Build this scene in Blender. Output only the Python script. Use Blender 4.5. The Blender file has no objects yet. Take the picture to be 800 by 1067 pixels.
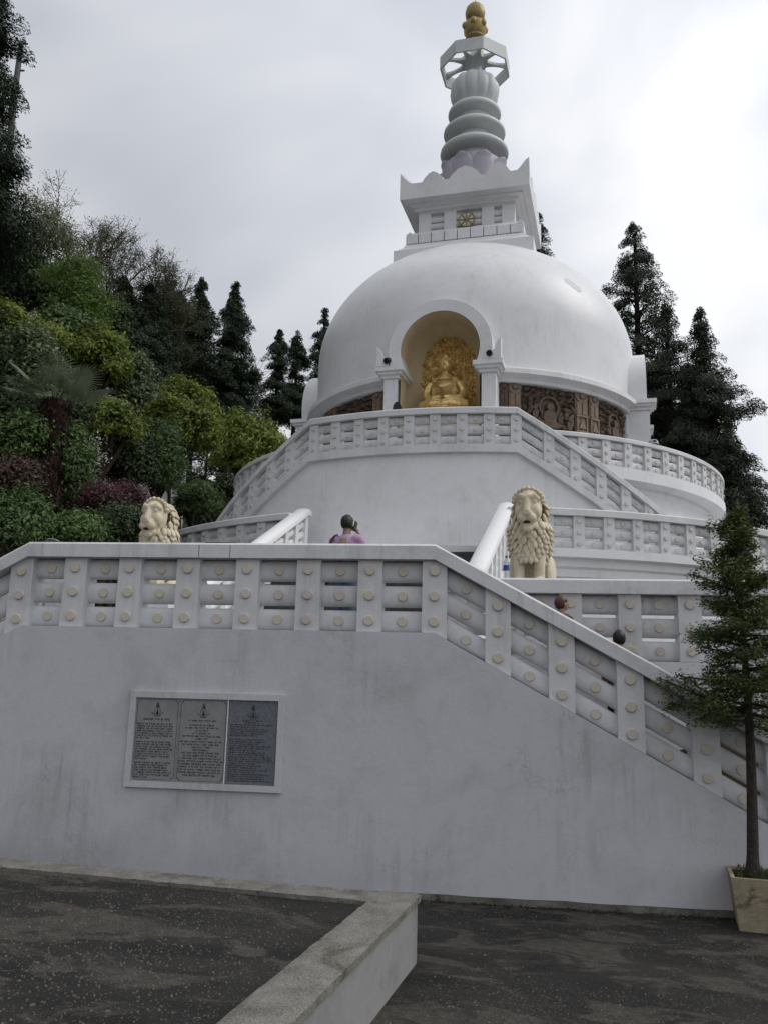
import bpy, bmesh, math, random
import numpy as np
from mathutils import Vector, Matrix, noise

PI = math.pi
scene = bpy.context.scene
COL = scene.collection

# ------------------------------------------------------------------ camera
PITCH, ROLL, YAW, FPX = 0.2013513, -0.0267100, 0.2687257, 901.117
CAM = Vector((4.6041, -27.5980, 2.1790))
WYAW, WY = 0.1398387, -18.27015          # the front wall's turn and distance
_cy, _sy, _cp, _sp = math.cos(YAW), math.sin(YAW), math.cos(PITCH), math.sin(PITCH)
_fw = Vector((-_sy*_cp, _cy*_cp, _sp)); _rt = Vector((_cy, _sy, 0)); _up = _rt.cross(_fw)
_cr, _sr = math.cos(ROLL), math.sin(ROLL)
_r2 = _cr*_rt - _sr*_up; _u2 = _sr*_rt + _cr*_up
cam_d = bpy.data.cameras.new('camera'); cam = bpy.data.objects.new('camera', cam_d); COL.objects.link(cam)
M = Matrix.Identity(4)
for i in range(3):
    M[i][0] = _r2[i]; M[i][1] = _u2[i]; M[i][2] = -_fw[i]; M[i][3] = CAM[i]
cam.matrix_world = M
cam_d.sensor_fit = 'VERTICAL'; cam_d.sensor_height = 36.0; cam_d.lens = FPX/1067*36.0
cam_d.clip_start = 0.05; cam_d.clip_end = 3000
scene.camera = cam

# ------------------------------------------------------------------ sky, sun, exposure
SUN_EL, SUN_AZ = math.radians(46), math.radians(76)      # azimuth measured from +Y towards +X
SUN_DIR = Vector((math.sin(SUN_AZ)*math.cos(SUN_EL), math.cos(SUN_AZ)*math.cos(SUN_EL), math.sin(SUN_EL)))
W = bpy.data.worlds.new('World'); scene.world = W; W.use_nodes = True
nt = W.node_tree; nt.nodes.clear()
def N(t, **k):
    n = nt.nodes.new(t)
    for a, b in k.items(): setattr(n, a, b)
    return n
out = N('ShaderNodeOutputWorld'); bg = N('ShaderNodeBackground'); bg.inputs['Strength'].default_value = 0.1
sky = N('ShaderNodeTexSky', sky_type='NISHITA', sun_disc=False); sky.sun_elevation = SUN_EL; sky.sun_rotation = SUN_AZ
sky.air_density = 1.0; sky.dust_density = 2.0
tc = N('ShaderNodeTexCoord')
mp = N('ShaderNodeMapping'); mp.inputs['Scale'].default_value = (1.0, 1.0, 1.35); mp.inputs['Rotation'].default_value = (0.1, 0.3, 0.4)
mp.inputs['Location'].default_value = (0.37, 0.1, 0.2)
nt.links.new(tc.outputs['Generated'], mp.inputs['Vector'])
n1 = N('ShaderNodeTexNoise'); n1.inputs['Scale'].default_value = 2.1; n1.inputs['Detail'].default_value = 3.6; n1.inputs['Roughness'].default_value = 0.5
n1.inputs['Distortion'].default_value = 0.35
nt.links.new(mp.outputs[0], n1.inputs['Vector'])
r1 = N('ShaderNodeValToRGB')
els = r1.color_ramp.elements
els[0].position = 0.38; els[0].color = (4.7, 4.95, 5.5, 1)
els[1].position = 0.60; els[1].color = (7.6, 7.65, 7.8, 1)
e = els.new(0.49); e.color = (6.2, 6.35, 6.75, 1)
nt.links.new(n1.outputs[0], r1.inputs[0])
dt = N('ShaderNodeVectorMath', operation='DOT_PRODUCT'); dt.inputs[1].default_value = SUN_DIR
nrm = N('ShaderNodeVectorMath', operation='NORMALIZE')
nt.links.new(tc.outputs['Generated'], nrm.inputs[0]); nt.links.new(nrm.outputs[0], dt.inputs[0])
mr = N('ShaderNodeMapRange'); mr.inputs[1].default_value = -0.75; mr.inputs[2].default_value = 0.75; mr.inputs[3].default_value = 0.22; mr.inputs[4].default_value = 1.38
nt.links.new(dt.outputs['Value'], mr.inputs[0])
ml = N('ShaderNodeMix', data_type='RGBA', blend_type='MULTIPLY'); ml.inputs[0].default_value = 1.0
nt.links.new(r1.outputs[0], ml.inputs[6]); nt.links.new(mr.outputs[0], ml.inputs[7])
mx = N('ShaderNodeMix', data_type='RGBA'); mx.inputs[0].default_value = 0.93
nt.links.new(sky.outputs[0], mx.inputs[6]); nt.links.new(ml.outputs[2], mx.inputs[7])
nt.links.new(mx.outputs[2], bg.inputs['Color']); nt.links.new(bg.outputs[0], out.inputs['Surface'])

sun_d = bpy.data.lights.new('sun', 'SUN'); sun_d.energy = 1.15; sun_d.angle = math.radians(28); sun_d.color = (1.0, 0.97, 0.92)
sun = bpy.data.objects.new('sun', sun_d); COL.objects.link(sun)
sun.rotation_euler = SUN_DIR.to_track_quat('Z', 'Y').to_euler()
vs = scene.view_settings
vs.view_transform = 'Standard'; vs.look = 'None'; vs.exposure = 0.2; vs.gamma = 1.0; vs.use_curve_mapping = False
scene.render.film_transparent = False
scene.cycles.max_bounces = 8; scene.cycles.diffuse_bounces = 4; scene.cycles.transparent_max_bounces = 4

# ------------------------------------------------------------------ helpers
def at(px, py, d):
    """a point of the place seen at photo pixel (px, py), d metres away on the map"""
    r = _fw + _r2*((px-400)/FPX) + _u2*((533.5-py)/FPX)
    return CAM + r*(d/math.hypot(r.x, r.y))

def tag(o, label, cat, group=None, kind=None):
    if label: o['label'] = label
    if cat: o['category'] = cat
    if group: o['group'] = group
    if kind: o['kind'] = kind
    return o

def empty(name, loc=(0, 0, 0), rz=0.0, label=None, cat=None, group=None, parent=None):
    o = bpy.data.objects.new(name, None); COL.objects.link(o); o.empty_display_size = 0.2
    o.location = loc; o.rotation_euler = (0, 0, rz)
    if parent: o.parent = parent
    return tag(o, label, cat, group)

def link(name, me, parent=None):
    o = bpy.data.objects.new(name, me); COL.objects.link(o)
    if parent: o.parent = parent
    return o

ID = lambda s, d, z: (s, d, z)

class MB:
    def __init__(self): self.v = []; self.f = []; self.m = []
    def add(self, vs, fs, mi=0):
        b = len(self.v); self.v += [tuple(p) for p in vs]
        for q in fs: self.f.append([b+i for i in q]); self.m.append(mi)
        return self
    def sweep(self, prof, stations, P=ID, zoff=None, mi=0):
        """profile [(d, z)] pulled along the path stations"""
        n = len(prof); vs = []
        for s in stations:
            dz = zoff(s) if zoff else 0.0
            for d, z in prof: vs.append(P(s, d, z+dz))
        fs = []
        for k in range(len(stations)-1):
            a = k*n; b = a+n
            for i in range(n):
                j = (i+1) % n; fs.append((a+i, a+j, b+j, b+i))
        fs.append(tuple(range(n-1, -1, -1))); fs.append(tuple((len(stations)-1)*n+i for i in range(n)))
        return self.add(vs, fs, mi)
    def box(self, x0, x1, y0, y1, z0, z1, P=ID, mi=0):
        return self.sweep([(y0, z0), (y1, z0), (y1, z1), (y0, z1)], [x0, x1], P, None, mi)
    def lathe(self, prof, n=64, a0=0.0, a1=2*PI, c=(0, 0, 0), closed_prof=False, mi=0, rfun=None):
        full = abs(a1-a0-2*PI) < 1e-6
        cols = n if full else n+1
        vs = []; m = len(prof)
        for k in range(cols):
            a = a0+(a1-a0)*k/n
            for r, z in prof:
                rr = r*(rfun(a, z) if rfun else 1)
                vs.append((c[0]+rr*math.sin(a), c[1]-rr*math.cos(a), c[2]+z))
        fs = []
        for k in range(n):
            a = k*m; b = ((k+1) % cols)*m
            for i in range(m if closed_prof else m-1):
                j = (i+1) % m; fs.append((a+i, b+i, b+j, a+j))
        return self.add(vs, fs, mi)
    def tube(self, pts, radii, n=8, mi=0, cap=True):
        pts = [Vector(p) for p in pts]; vs = []
        for i, p in enumerate(pts):
            t = (pts[min(i+1, len(pts)-1)]-pts[max(i-1, 0)]).normalized()
            a = t.orthogonal().normalized() if i == 0 else (u - t*u.dot(t)).normalized()
            u = a; w = t.cross(u)
            for k in range(n):
                q = 2*PI*k/n; vs.append(p+(u*math.cos(q)+w*math.sin(q))*radii[i])
        fs = []
        for i in range(len(pts)-1):
            for k in range(n):
                j = (k+1) % n; fs.append((i*n+k, i*n+j, (i+1)*n+j, (i+1)*n+k))
        if cap: fs.append(tuple(range(n-1, -1, -1))); fs.append(tuple((len(pts)-1)*n+k for k in range(n)))
        return self.add(vs, fs, mi)
    def disc(self, s, z, d0, d1, r, P=ID, ks=1.0, n=18, mi=0, shear=0.0):
        """short round boss facing -d; ks = path units per metre"""
        vs = []
        for d, rr in ((d1, r), (d0+0.006, r), (d0, r*0.9)):
            for k in range(n):
                a = 2*PI*k/n; vs.append(P(s+ks*rr*math.cos(a), d, z+rr*math.sin(a)+shear*rr*math.cos(a)))
        fs = [(i*n+k, i*n+(k+1) % n, (i+1)*n+(k+1) % n, (i+1)*n+k) for i in range(2) for k in range(n)]
        fs.append(tuple(2*n+k for k in range(n)))
        return self.add(vs, fs, mi)
    def ell(self, c, r, rot=None, n=16, m=10, mi=0):
        c = Vector(c); R = rot if rot is not None else Matrix.Identity(3); vs = [c+R @ Vector((0, 0, -r[2]))]
        for i in range(1, m):
            t = -PI/2+PI*i/m
            for k in range(n):
                a = 2*PI*k/n
                vs.append(c+R @ Vector((r[0]*math.cos(t)*math.cos(a), r[1]*math.cos(t)*math.sin(a), r[2]*math.sin(t))))
        vs.append(c+R @ Vector((0, 0, r[2]))); L = len(vs)-1
        fs = [(0, 1+(k+1) % n, 1+k) for k in range(n)]
        for i in range(m-2):
            for k in range(n):
                a = 1+i*n; fs.append((a+k, a+(k+1) % n, a+n+(k+1) % n, a+n+k))
        a = 1+(m-2)*n
        fs += [(a+k, a+(k+1) % n, L) for k in range(n)]
        return self.add(vs, fs, mi)
    def mesh(self, name, mats, smooth=None, fix=True):
        me = bpy.data.meshes.new(name); me.from_pydata(self.v, [], self.f)
        for mt in (mats if isinstance(mats, (list, tuple)) else [mats]): me.materials.append(mt)
        me.polygons.foreach_set('material_index', self.m)
        if fix:
            bm = bmesh.new(); bm.from_mesh(me); bmesh.ops.recalc_face_normals(bm, faces=bm.faces); bm.to_mesh(me); bm.free()
        if smooth:
            me.polygons.foreach_set('use_smooth', [True]*len(me.polygons)); me.set_sharp_from_angle(angle=math.radians(smooth))
        me.update(); return me
    def build(self, name, mats, parent=None, smooth=None, fix=True):
        return link(name, self.mesh(name, mats, smooth, fix), parent)

def blob(mb, name, mat, parent=None, voxel=0.02, smooth=2, decimate=None):
    """fuse overlapping closed shapes into one continuous skin"""
    me = bpy.data.meshes.new('tmp'); me.from_pydata(mb.v, [], mb.f)
    bm = bmesh.new(); bm.from_mesh(me); bmesh.ops.recalc_face_normals(bm, faces=bm.faces); bm.to_mesh(me); bm.free()
    o = bpy.data.objects.new('tmp', me); COL.objects.link(o)
    r = o.modifiers.new('r', 'REMESH'); r.mode = 'VOXEL'; r.voxel_size = voxel
    if smooth:
        s = o.modifiers.new('s', 'SMOOTH'); s.iterations = smooth; s.factor = 0.5
    dg = bpy.context.evaluated_depsgraph_get(); dg.update()
    res = bpy.data.meshes.new_from_object(o.evaluated_get(dg)); bpy.data.objects.remove(o)
    res.name = name; res.materials.clear(); res.materials.append(mat)
    res.polygons.foreach_set('use_smooth', [True]*len(res.polygons))
    return link(name, res, parent)

# ------------------------------------------------------------------ materials
def mat(name, col, rough=0.6, metallic=0.0, spec=0.4):
    m = bpy.data.materials.new(name); m.use_nodes = True
    b = m.node_tree.nodes['Principled BSDF']
    b.inputs['Base Color'].default_value = (*col, 1); b.inputs['Roughness'].default_value = rough
    b.inputs['Metallic'].default_value = metallic; b.inputs['Specular IOR Level'].default_value = spec
    return m

class NT:
    """small helper for building a material's nodes"""
    def __init__(self, m): self.t = m.node_tree; self.b = self.t.nodes['Principled BSDF']; self.co = None
    def n(self, t, ins=None, **k):
        x = self.t.nodes.new(t)
        for a, b in k.items(): setattr(x, a, b)
        for a, b in (ins or {}).items():
            if isinstance(b, bpy.types.NodeSocket): self.t.links.new(b, x.inputs[a])
            else: x.inputs[a].default_value = b
        return x
    def obj(self, scale=(1, 1, 1), loc=(0, 0, 0)):
        if not self.co: self.co = self.n('ShaderNodeNewGeometry')
        return self.n('ShaderNodeMapping', {'Vector': self.co.outputs['Position'], 'Scale': scale, 'Location': loc}).outputs[0]
    def noise(self, vec, scale, detail=4, rough=0.55, dist=0.0):
        return self.n('ShaderNodeTexNoise', {'Vector': vec, 'Scale': scale, 'Detail': detail, 'Roughness': rough, 'Distortion': dist}).outputs[0]
    def ramp(self, fac, stops):
        r = self.n('ShaderNodeValToRGB', {'Fac': fac}); e = r.color_ramp.elements
        e[0].position, e[1].position = stops[0][0], stops[-1][0]
        col = lambda c: (c, c, c, 1) if isinstance(c, (int, float)) else (*c, 1)
        e[0].color, e[1].color = col(stops[0][1]), col(stops[-1][1])
        for p, c in stops[1:-1]: x = e.new(p); x.color = col(c)
        return r.outputs[0]
    def mix(self, fac, a, b, mode='MIX'):
        x = self.n('ShaderNodeMix', data_type='RGBA', blend_type=mode)
        for i, v in ((0, fac), (6, a), (7, b)):
            if isinstance(v, bpy.types.NodeSocket): self.t.links.new(v, x.inputs[i])
            else: x.inputs[i].default_value = v if i == 0 else (*v, 1)
        return x.outputs[2]
    def math(self, op, a, b=0.5):
        return self.n('ShaderNodeMath', {0: a, 1: b}, operation=op).outputs[0]
    def color(self, c): self.t.links.new(c, self.b.inputs['Base Color'])
    def bump(self, h, strength=0.3, dist=0.02):
        x = self.n('ShaderNodeBump', {'Height': h, 'Strength': strength, 'Distance': dist})
        self.t.links.new(x.outputs[0], self.b.inputs['Normal'])
    def link(self, a, inp): self.t.links.new(a, self.b.inputs[inp])

def white_paint(name, base, grime, amount, streak=0.35, rough=0.62, cracks=0.0):
    m = mat(name, base, rough, spec=0.3); t = NT(m)
    blotch = t.ramp(t.noise(t.obj(), 1.1, 7, 0.66, 0.5), [(0.47, 0.0), (0.72, 1.0)])
    fine = t.ramp(t.noise(t.obj(), 9.0, 5, 0.7), [(0.5, 0.0), (0.8, 1.0)])
    run = t.ramp(t.noise(t.obj((4.6, 4.6, 0.30)), 2.3, 7, 0.74, 0.2), [(0.48, 0.0), (0.66, 1.0)])
    run2 = t.math('MULTIPLY', run, t.ramp(t.noise(t.obj(), 0.8, 4), [(0.48, 0.0), (0.62, 1.0)]))
    spots = t.math('MULTIPLY', t.ramp(t.noise(t.obj(), 28, 3, 0.6), [(0.66, 0.0), (0.72, 1.0)]), blotch)
    f = t.math('ADD', t.math('MULTIPLY', blotch, 0.45*amount), t.math('MULTIPLY', run2, streak))
    f = t.math('ADD', f, t.math('MULTIPLY', fine, 0.22*amount)); f = t.math('ADD', f, t.math('MULTIPLY', spots, 0.4*amount))
    if cracks:
        vo = t.n('ShaderNodeTexVoronoi', {'Vector': t.n('ShaderNodeVectorMath', {0: t.obj((0.8, 0.8, 0.9)), 1: t.n('ShaderNodeTexNoise', {'Vector': t.obj(), 'Scale': 3.0, 'Detail': 4.0}).outputs[1]}, operation='ADD').outputs[0], 'Scale': 0.8}, feature='DISTANCE_TO_EDGE')
        line = t.ramp(vo.outputs[0], [(0.0, 1.0), (0.012, 0.0)])
        line = t.math('MULTIPLY', line, t.ramp(t.noise(t.obj(), 0.8, 2), [(0.45, 0.0), (0.6, 1.0)]))
        f = t.math('ADD', f, t.math('MULTIPLY', line, cracks))
    f = t.n('ShaderNodeClamp', {0: f}).outputs[0]
    t.color(t.mix(f, base, grime))
    t.bump(t.math('ADD', t.noise(t.obj(), 40, 3), t.math('MULTIPLY', t.noise(t.obj(), 3.0, 3), 1.5)), 0.12, 0.02)
    return m

M_FRONT = white_paint('weathered_white_wall_paint', (0.55, 0.545, 0.565), (0.19, 0.19, 0.185), 0.62, 0.36, 0.7, 0.20)
M_RAIL = white_paint('white_balustrade_paint', (0.66, 0.66, 0.67), (0.22, 0.215, 0.20), 0.75, 0.35, 0.6)
M_WHITE = white_paint('white_pagoda_paint', (0.74, 0.74, 0.75), (0.36, 0.36, 0.34), 0.55, 0.30, 0.5)
M_DOME = white_paint('glossy_white_dome_paint', (0.74, 0.74, 0.75), (0.38, 0.38, 0.37), 0.5, 0.30, 0.36)
M_BRIGHT = white_paint('bright_white_paint', (0.80, 0.80, 0.80), (0.5, 0.5, 0.5), 0.3, 0.1, 0.5)  # lighter white with less grime than the other paints
M_SPIRE = white_paint('grey_white_spire_paint', (0.60, 0.62, 0.62), (0.34, 0.35, 0.34), 0.6, 0.25, 0.5)
M_LOTUS = white_paint('lilac_grey_lotus_paint', (0.42, 0.40, 0.46), (0.28, 0.27, 0.30), 0.6, 0.2, 0.6)
M_DISC = white_paint('tan_disc_paint', (0.60, 0.555, 0.47), (0.30, 0.275, 0.23), 0.8, 0.1, 0.7)
M_PALE_DISC = white_paint('pale_disc_paint', (0.60, 0.585, 0.55), (0.4, 0.38, 0.35), 0.5, 0.1, 0.7)

def stone_mat(name, a, b, scale=6.0, bump=0.4, rough=0.85, spots=None, grain=0.0):
    m = mat(name, a, rough, spec=0.2); t = NT(m)
    f = t.ramp(t.noise(t.obj(), scale, 8, 0.65), [(0.35, 0.0), (0.68, 1.0)])
    c = t.mix(f, a, b)
    if spots:
        c = t.mix(t.ramp(t.noise(t.obj(), scale*0.35, 6, 0.7, 0.6), [(0.56, 0.0), (0.64, 1.0)]), c, spots)
    if grain:
        c = t.mix(t.ramp(t.noise(t.obj(), 90, 3, 0.8), [(0.50, 0.0), (0.64, grain)]), c, tuple(q*0.3 for q in a))
        c = t.mix(t.ramp(t.noise(t.obj((1, 1, 1), (5, 2, 1)), 70, 3, 0.8), [(0.56, 0.0), (0.70, grain)]), c, tuple(q*1.5 for q in b))
    t.color(c)
    t.bump(t.math('ADD', t.noise(t.obj(), scale*9, 3, 0.7), t.noise(t.obj(), scale, 4)), bump, 0.02)
    return m
M_KERB_TOP = stone_mat('mossy_cement', (0.15, 0.14, 0.12), (0.25, 0.24, 0.215), 5, 0.8, spots=(0.10, 0.10, 0.08), grain=0.75)
M_KERB = white_paint('stained_kerb_paint', (0.26, 0.26, 0.26), (0.05, 0.05, 0.045), 1.0, 0.9, 0.8, 0.4)
M_PLINTH = stone_mat('damp_mossy_cement', (0.055, 0.053, 0.042), (0.15, 0.145, 0.125), 3.5, 0.8, spots=(0.03, 0.032, 0.02), grain=0.7)
M_LION = stone_mat('cream_stone', (0.52, 0.45, 0.32), (0.70, 0.63, 0.49), 4, 0.25, 0.7)
M_STEP = stone_mat('dark_step_stone', (0.055, 0.054, 0.054), (0.09, 0.088, 0.085), 8, 0.3)
M_PAVE = stone_mat('grey_paving', (0.22, 0.22, 0.215), (0.30, 0.295, 0.285), 3, 0.3)
M_SLATE = stone_mat('grey_slate', (0.23, 0.235, 0.235), (0.28, 0.285, 0.28), 7, 0.1, 0.45)
M_SLATE_DARK = stone_mat('blue_black_granite', (0.11, 0.12, 0.145), (0.20, 0.205, 0.22), 40, 0.08, 0.35)
M_INK = mat('black_lettering', (0.014, 0.014, 0.016), 0.5)
M_INK_BLUE = mat('faded_engraving', (0.022, 0.025, 0.038), 0.6)
M_POT = stone_mat('stained_cream_concrete', (0.40, 0.345, 0.24), (0.28, 0.235, 0.16), 7, 0.6, 0.9, spots=(0.12, 0.095, 0.065), grain=0.4)
M_SOIL = stone_mat('dark_soil', (0.03, 0.022, 0.014), (0.05, 0.04, 0.025), 20, 0.8)
M_BLACK = mat('black_plastic', (0.012, 0.012, 0.013), 0.4)
M_GREYMETAL = mat('grey_metal', (0.35, 0.35, 0.36), 0.45, 0.4)

def gold_mat():
    m = mat('old_gold_leaf', (0.55, 0.36, 0.11), 0.42, 0.6); t = NT(m)
    f = t.ramp(t.noise(t.obj(), 7, 6, 0.65), [(0.35, 0.0), (0.7, 1.0)])
    t.color(t.mix(f, (0.88, 0.66, 0.29), (0.44, 0.29, 0.11)))
    t.link(t.ramp(t.noise(t.obj(), 18, 4), [(0.3, 0.30), (0.7, 0.52)]), 'Roughness')
    t.bump(t.noise(t.obj(), 55, 3), 0.25, 0.01)
    return m
M_GOLD = gold_mat()
M_OCHRE = stone_mat('ochre_niche_paint', (0.52, 0.43, 0.27), (0.60, 0.51, 0.34), 3, 0.15, 0.55)
M_FINIAL = stone_mat('tarnished_gold', (0.36, 0.27, 0.11), (0.26, 0.20, 0.10), 5, 0.2, 0.45)
M_FINIAL.node_tree.nodes['Principled BSDF'].inputs['Metallic'].default_value = 0.35
M_WOOD = stone_mat('carved_brown_wood', (0.13, 0.092, 0.070), (0.080, 0.055, 0.042), 9, 0.4, 0.55)
M_WOOD_LIGHT = stone_mat('light_brown_wood', (0.25, 0.185, 0.14), (0.17, 0.122, 0.090), 9, 0.4, 0.55)

def asphalt():
    m = mat('worn_asphalt', (0.03, 0.03, 0.03), 0.9, spec=0.25); t = NT(m)
    big = t.ramp(t.noise(t.obj((1.0, 1.9, 1)), 1.15, 6, 0.62, 0.7), [(0.51, 0.0), (0.57, 1.0)])
    med = t.ramp(t.noise(t.obj((1, 2.2, 1), (4, 1, 0)), 0.7, 5, 0.6, 0.5), [(0.40, 0.0), (0.60, 1.0)])
    grain = t.noise(t.obj(), 70, 3, 0.8)
    c = t.mix(med, (0.014, 0.013, 0.012), (0.032, 0.0295, 0.0265))
    c = t.mix(t.math('MULTIPLY', t.math('MULTIPLY', big, 0.95), t.ramp(t.noise(t.obj(), 9, 5, 0.7), [(0.30, 0.25), (0.62, 1.0)])), c, (0.085, 0.076, 0.064))
    c = t.mix(t.ramp(grain, [(0.50, 0.0), (0.66, 0.95)]), c, (0.010, 0.0095, 0.009))
    zone = t.ramp(t.noise(t.obj((1, 1, 1), (2, 7, 0)), 0.75, 4, 0.6), [(0.40, 0.25), (0.58, 1.0)])
    for sc, thr in ((75.0, 0.45), (38.0, 0.66)):
        vo = t.n('ShaderNodeTexVoronoi', {'Vector': t.obj(), 'Scale': sc, 'Randomness': 1.0})
        sep = t.n('ShaderNodeSeparateColor', {0: vo.outputs['Color']})
        chip = t.math('MULTIPLY', t.ramp(vo.outputs['Distance'], [(0.26, 1.0), (0.40, 0.0)]), t.ramp(sep.outputs[0], [(thr, 0.0), (thr+0.05, 1.0)]))
        chip = t.math('MULTIPLY', chip, zone)
        c = t.mix(chip, c, t.mix(t.math('POWER', sep.outputs[1], 2.5), (0.026, 0.024, 0.022), (0.19, 0.175, 0.15)))
    t.color(c)
    t.bump(t.math('ADD', grain, t.math('MULTIPLY', t.noise(t.obj(), 14, 4), 1.2)), 0.7, 0.015)
    return m
M_ASPHALT = asphalt()
M_EARTH = stone_mat('hill_earth', (0.035, 0.032, 0.018), (0.055, 0.042, 0.026), 0.8, 0.8, 0.95)
M_BARK = stone_mat('grey_brown_bark', (0.045, 0.036, 0.030), (0.11, 0.095, 0.08), 22, 1.0, 0.9, grain=0.6)
M_BARK_DARK = stone_mat('dark_bark', (0.03, 0.024, 0.02), (0.055, 0.045, 0.038), 8, 1.0, 0.9)
M_FIBRE = stone_mat('palm_trunk_fibre', (0.07, 0.038, 0.03), (0.025, 0.017, 0.014), 12, 1.0, 0.95)

def leaf_mat(name, a, b, c, patch=0.5, transl=0.25, rough=0.55):
    m = mat(name, a, rough, spec=0.25); t = NT(m)
    g = t.n('ShaderNodeNewGeometry')
    f = t.ramp(t.noise(t.obj(), patch, 3, 0.6), [(0.36, 0.0), (0.64, 1.0)])
    col = t.mix(f, a, b)
    col = t.mix(t.math('MULTIPLY', g.outputs['Random Per Island'], 0.6), col, c)
    t.color(col)
    tr = t.n('ShaderNodeBsdfTranslucent', {'Color': col}); ms = t.n('ShaderNodeMixShader', {0: transl})
    o = next(n for n in t.t.nodes if n.type == 'OUTPUT_MATERIAL')
    t.t.links.new(t.b.outputs[0], ms.inputs[1]); t.t.links.new(tr.outputs[0], ms.inputs[2]); t.t.links.new(ms.outputs[0], o.inputs['Surface'])
    return m
L_CONIFER = leaf_mat('conifer_needles', (0.018, 0.034, 0.016), (0.030, 0.048, 0.022), (0.026, 0.040, 0.022), 0.35, 0.12)
L_CONIFER_B = leaf_mat('bluish_conifer_needles', (0.022, 0.036, 0.022), (0.032, 0.046, 0.028), (0.040, 0.048, 0.026), 0.35, 0.12)
L_YELLOW = leaf_mat('yellow_green_leaves', (0.188, 0.242, 0.043), (0.083, 0.132, 0.030), (0.256, 0.289, 0.067), 0.55, 0.3)
L_GREEN = leaf_mat('mid_green_leaves', (0.086, 0.156, 0.043), (0.052, 0.100, 0.035), (0.161, 0.216, 0.077), 0.6, 0.25)
L_PALE = leaf_mat('pale_glossy_leaves', (0.114, 0.163, 0.068), (0.067, 0.106, 0.046), (0.230, 0.268, 0.144), 0.7, 0.25, 0.4)
L_DARK = leaf_mat('dark_green_leaves', (0.027, 0.048, 0.019), (0.044, 0.071, 0.024), (0.061, 0.081, 0.034), 0.6, 0.2)
L_OLIVE = leaf_mat('olive_airy_leaves', (0.108, 0.133, 0.056), (0.074, 0.095, 0.047), (0.161, 0.172, 0.086), 0.5, 0.3)
L_BRIGHT = leaf_mat('fresh_green_leaves', (0.086, 0.156, 0.026), (0.059, 0.113, 0.024), (0.141, 0.194, 0.045), 0.5, 0.35)
L_RED = leaf_mat('russet_leaves', (0.060, 0.036, 0.026), (0.034, 0.041, 0.019), (0.132, 0.066, 0.060), 1.6, 0.25)
L_PINK = leaf_mat('dull_pink_blossom', (0.085, 0.035, 0.042), (0.030, 0.036, 0.018), (0.22, 0.10, 0.125), 1.8, 0.3)
L_WHITEFLOWER = leaf_mat('white_petals', (0.62, 0.62, 0.58), (0.5, 0.5, 0.45), (0.7, 0.7, 0.66), 1.0, 0.3)
L_PALM = leaf_mat('palm_leaf', (0.10, 0.13, 0.075), (0.12, 0.15, 0.09), (0.16, 0.18, 0.12), 0.5, 0.25, 0.4)
L_FIR = leaf_mat('potted_fir_needles', (0.090, 0.127, 0.037), (0.053, 0.083, 0.030), (0.155, 0.172, 0.052), 2.2, 0.25)

# ------------------------------------------------------------------ ground
def smooth01(a, b, x):
    t = min(1, max(0, (x-a)/(b-a))); return t*t*(3-2*t)
def ground_h(x, y):
    x0 = 6.3+0.3*min(max(y+14, 0), 14.0) if y < 0 else 10.5
    s = max(0.0, -x-x0)
    hill = 2.5*(1-math.exp(-s))+0.70*s
    hill = hill if hill < 20 else 20+(hill-20)*0.3
    base = 2.70*smooth01(-17.2, -15.2, y)
    h = base+hill*smooth01(-21, -15.5, y)
    h += 0.25*(noise.noise(Vector((x*0.3, y*0.3, 1.0))))*min(1, s)
    r = math.hypot(x, y)
    far = max(0, r-70); h -= min(far*0.4, 25) if x > -25 else 0
    return h

g = MB(); g.box(-400, 400, -400, 400, -0.4, 0.0)
tag(g.build('ground', M_ASPHALT), 'dark worn asphalt yard in front of the white wall', 'ground', kind='structure')

nx, ny = 90, 90
xs = np.concatenate([np.linspace(-90, -30, 25), np.linspace(-29, 20, 50), np.linspace(24, 90, 15)])
ys = np.concatenate([np.linspace(-17.15, 30, 64), np.linspace(32, 120, 26)])
tv = [(x, y, ground_h(x, y)-0.02) for y in ys for x in xs]
L = len(xs)
tf = [(j*L+i, j*L+i+1, (j+1)*L+i+1, (j+1)*L+i) for j in range(len(ys)-1) for i in range(L-1)]
tb = MB(); tb.add(tv, tf)
tag(tb.build('hillside', M_EARTH, smooth=60), 'steep wooded hillside rising on the left behind the pagoda', 'hillside', kind='structure')

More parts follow.
